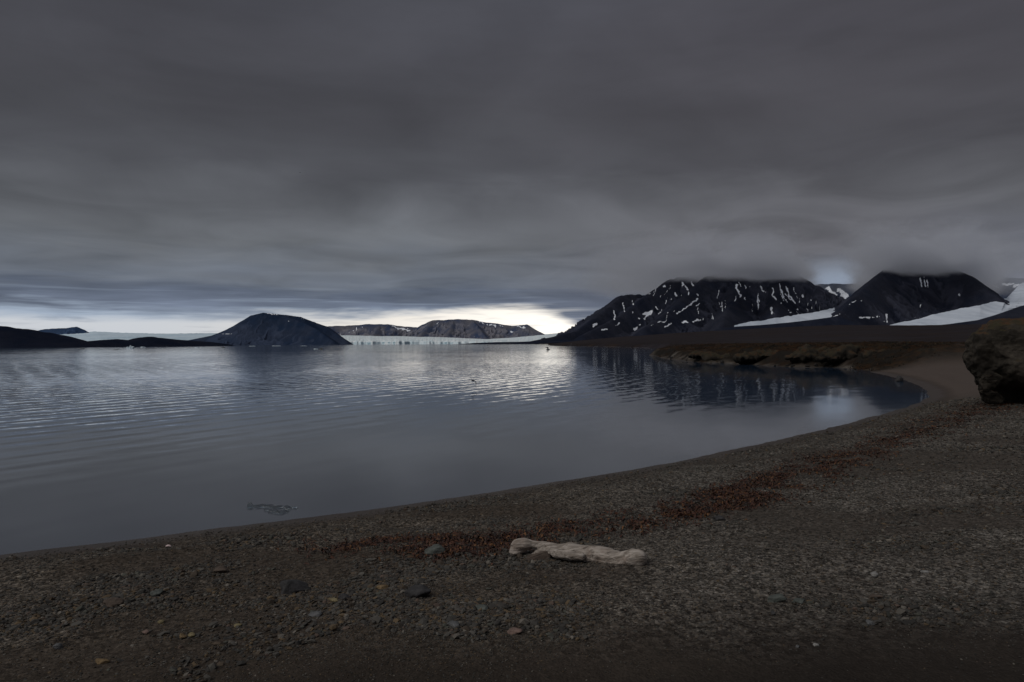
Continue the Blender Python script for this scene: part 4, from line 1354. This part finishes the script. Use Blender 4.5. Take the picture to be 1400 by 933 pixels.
bird(646.6, 520.6, 40, [((-0.02, 0.34, -0.08), (0.03, 0.18, 0.02)), ((-0.02, -0.28, -0.26), (0.03, -0.17, -0.05))], 1.05, 0.10, "dark seabird flying low over the water, wings bent down")
bird(410, 236, 150, [((0, 0.42, 0.05), (0, 0.2, 0.05)), ((0, -0.42, 0.05), (0, -0.2, 0.05))], 1.3, 0.1, "tiny seabird high in the grey clouds on the left", 0.9)
bird(833, 358, 150, [((0, 0.42, 0.0), (0, 0.2, 0.06)), ((0, -0.42, 0.0), (0, -0.2, 0.06))], 1.8, -0.1, "tiny seabird against the clouds above the mountain range", 0.9)

# ------------------------------------------------------------------ loose gravel
ico = bmesh.new()
bmesh.ops.create_icosphere(ico, subdivisions=1, radius=1)
IV = np.array([v.co for v in ico.verts])
IF = np.array([[l.vert.index for l in f.loops] for f in ico.faces])
ico.free()
GVAR = []
for i in range(24):
    q = IV.copy()
    for _ in range(4):
        d = RNG.normal(size=3)
        d /= np.linalg.norm(d)
        e = q @ d - RNG.uniform(0.45, 0.8)
        q = q - np.where(e > 0, e, 0)[:, None] * d
    q = q * (1 + RNG.uniform(-0.15, 0.15, (12, 1)))
    GVAR.append(q)
GVAR = np.array(GVAR)
NP_ = 540000
lr = np.exp(RNG.uniform(math.log(2.9), math.log(34), NP_))
la = np.radians(RNG.uniform(-46, 46, NP_))
gx_, gy_ = lr * np.sin(la), lr * np.cos(la)
gsd = shore(gx_, gy_)
coarse = sstep(fbm(gx_ * 0.55, gy_ * 0.8, 4, 800) + 0.9 * np.exp(-((gx_ + 0.7) / 1.1) ** 2 - ((gy_ - 4.7) / 0.6) ** 2) + 0.4 * sstep(gy_, 3.6, 4.6) * (1 - sstep(gy_, 6.4, 7.6)) * (1 - sstep(gx_, 0.2, 1.4)), 0.15, 0.6)
sandy = sstep(-gy_ + 0.5 * fbm(gx_ * 0.5, gy_ * 0.5, 3, 93), -5.0, -4.1) * sstep(gx_, -3.4, -0.6)
fine_p = sstep(fbm(gx_ * 0.22, gy_ * 0.5, 3, 94), 0.1, 0.5) * 0.55
damp_ = sstep(4.40 + 0.12 * gx_ - gy_ + 0.35 * fbm(gx_ * 0.6, gy_ * 0.9, 4, 96), -0.9, 1.0)
keep_p = (0.35 + 0.65 * coarse) * (1 - 0.72 * sandy) * (1 - fine_p) * (1 - 0.8 * damp_)
kp = (gsd > 0.25 + 0.5 * RNG.random(NP_)) & (RNG.random(NP_) < keep_p) & (headmask(gx_, gy_) < 0.1) & (gy_ - 0 * gx_ < 40)
gx_, gy_, lr, coarse, sandy, gsd, damp_ = gx_[kp], gy_[kp], lr[kp], coarse[kp], sandy[kp], gsd[kp], damp_[kp]
M_ = len(gx_)
print('pebbles', M_)
size = np.exp(RNG.normal(0, 0.42, M_)) * (0.0056 + 0.0120 * coarse ** 2 * (RNG.random(M_) ** 1.3)) * (0.7 + 0.05 * lr)
size = np.clip(np.maximum(size, 0.0010 * lr * np.exp(RNG.normal(0, 0.35, M_))), 0.003, 0.045)
size = np.where(sandy > 0.5, np.minimum(size, 0.007), size)
vs = GVAR[RNG.integers(0, 24, M_)]
sc3 = np.stack([RNG.uniform(0.8, 1.5, M_), RNG.uniform(0.7, 1.1, M_), np.where(RNG.random(M_) < 0.6, RNG.uniform(0.22, 0.45, M_), RNG.uniform(0.5, 0.85, M_))], 1)
P_ = vs * (sc3 * size[:, None])[:, None, :]
tx = RNG.normal(0, 0.28, M_)
ty = RNG.normal(0, 0.28, M_)
rz_ = RNG.uniform(0, 2 * np.pi, M_)
c_, s_ = np.cos(tx)[:, None], np.sin(tx)[:, None]
P_ = np.stack([P_[:, :, 0], c_ * P_[:, :, 1] - s_ * P_[:, :, 2], s_ * P_[:, :, 1] + c_ * P_[:, :, 2]], -1)
c_, s_ = np.cos(ty)[:, None], np.sin(ty)[:, None]
P_ = np.stack([c_ * P_[:, :, 0] + s_ * P_[:, :, 2], P_[:, :, 1], -s_ * P_[:, :, 0] + c_ * P_[:, :, 2]], -1)
c_, s_ = np.cos(rz_)[:, None], np.sin(rz_)[:, None]
P_ = np.stack([c_ * P_[:, :, 0] - s_ * P_[:, :, 1], s_ * P_[:, :, 0] + c_ * P_[:, :, 1], P_[:, :, 2]], -1)
gz_ = height(gx_, gy_)
P_ = P_ + np.stack([gx_, gy_, gz_ + size * sc3[:, 2] * 0.35], 1)[:, None, :]
pal = np.array([(0.045, 0.044, 0.043), (0.075, 0.073, 0.070), (0.105, 0.103, 0.098), (0.060, 0.048, 0.038), (0.095, 0.074, 0.055), (0.125, 0.092, 0.055), (0.085, 0.090, 0.080), (0.19, 0.18, 0.165), (0.13, 0.095, 0.08)])
pi_ = RNG.choice(len(pal), M_, p=[0.26, 0.22, 0.18, 0.12, 0.07, 0.03, 0.05, 0.05, 0.02])
och_ = (RNG.random(M_) < 0.10) & (gx_ < 0.6) & (gy_ < 6.2)
pi_ = np.where(och_, 5, pi_)
gc = pal[pi_] * RNG.uniform(0.7, 1.25, (M_, 1)) * np.array([1.05, 0.98, 0.88]) * (0.88 - 0.4 * damp_[:, None])
grav_m, n, b = mat("gravel")
gcn = n.attr('stone_color', 'Color')
n.put(b.inputs['Base Color'], n.mix(n.noise(geo_pos(n), 160, 3, 0.6), n.mix(0.5, gcn, (0.03, 0.028, 0.026)), gcn))
b.inputs['Roughness'].default_value = 0.85
b.inputs['Specular IOR Level'].default_value = 0.25
gravel = np_mesh("gravel", P_.reshape(-1, 3), (IF[None] + (np.arange(M_) * 12)[:, None, None]).reshape(-1, 3), grav_m, False, colors=dict(stone_color=np.repeat(gc, 12, 0)))
tag(link(gravel), "loose grey and brown shingle covering the beach", "gravel", kind='stuff')

# ------------------------------------------------------------------ seaweed
pts = []
for line, wd_, cnt in zip(wrack_w, (0.22, 0.10, 0.22, 0.22), (9000, 1500, 2500, 7500)):
    L = np.array(line)
    seg = np.hypot(*(L[1:] - L[:-1]).T)
    cum = np.concatenate([[0], np.cumsum(seg)])
    s = RNG.random(cnt) * cum[-1]
    q = np.stack([np.interp(s, cum, L[:, 0]), np.interp(s, cum, L[:, 1])], 1)
    pts.append(q + RNG.normal(0, 1, (cnt, 2)) * wd_ * (0.5 + 0.08 * np.hypot(q[:, :1], q[:, 1:])))
pts = np.concatenate(pts)
den = fbm(pts[:, 0] * 1.3, pts[:, 1] * 1.3, 4, 90) + 0.35 * fbm(pts[:, 0] * 4, pts[:, 1] * 4, 2, 97)
pts = pts[(den > -0.10 + 0.25 * RNG.normal(size=len(pts))) | (RNG.random(len(pts)) < 0.06)]
n_b = len(pts)
bl = RNG.uniform(0.03, 0.11, n_b) * (0.8 + 0.03 * pts[:, 1])
bw = RNG.uniform(0.002, 0.0075, n_b) * (0.8 + 0.05 * pts[:, 1])
ba = RNG.uniform(0, 2 * np.pi, n_b)
bc = RNG.normal(0, 9, n_b)
bh = height(pts[:, 0], pts[:, 1])
SEG = 5
rows_ = []
hx, hy, ha = pts[:, 0].copy(), pts[:, 1].copy(), ba.copy()
arch = RNG.uniform(0.004, 0.03, n_b)
tw = RNG.uniform(-0.8, 0.8, n_b)
for i in range(SEG):
    s = i / (SEG - 1)
    ww = bw * (0.35 + 1.1 * math.sin(math.pi * (0.15 + 0.8 * s))) * (1 + 0.25 * RNG.normal(size=n_b))
    zz = bh + 0.004 + arch * math.sin(math.pi * s) + RNG.uniform(0, 0.006, n_b)
    nxp, nyp = -np.sin(ha) * ww, np.cos(ha) * ww
    tz = ww * np.sin(tw + s)
    rows_.append(np.stack([np.stack([hx - nxp, hy - nyp, zz - tz * 0.6], 1), np.stack([hx + nxp, hy + nyp, zz + tz * 0.6], 1)], 1))
    hx = hx + np.cos(ha) * bl / SEG
    hy = hy + np.sin(ha) * bl / SEG
    ha = ha + bc * bl / SEG
W_ = np.stack(rows_, 1).reshape(n_b, -1, 3)
fq = np.array([[2 * i, 2 * i + 1, 2 * i + 3, 2 * i + 2] for i in range(SEG - 1)])
wpal = np.array([(0.034, 0.014, 0.009), (0.055, 0.022, 0.012), (0.014, 0.010, 0.009), (0.105, 0.048, 0.018), (0.060, 0.034, 0.020)])
wcol = np.array([1.15, 1.12, 1.05]) * wpal[RNG.choice(5, n_b, p=[0.34, 0.26, 0.2, 0.10, 0.10])] * RNG.uniform(0.7, 1.3, (n_b, 1))
weed_m, n, b = mat("seaweed")
n.put(b.inputs['Base Color'], n.attr('stone_color', 'Color'))
b.inputs['Roughness'].default_value = 0.6
b.inputs['Specular IOR Level'].default_value = 0.25
weed = np_mesh("seaweed", W_.reshape(-1, 3), (fq[None] + (np.arange(n_b) * SEG * 2)[:, None, None]).reshape(-1, 4), weed_m, True, colors=dict(stone_color=np.repeat(wcol, SEG * 2, 0)))
tag(link(weed), "dark red and brown seaweed washed up in broken lines along the beach", "seaweed", kind='stuff')
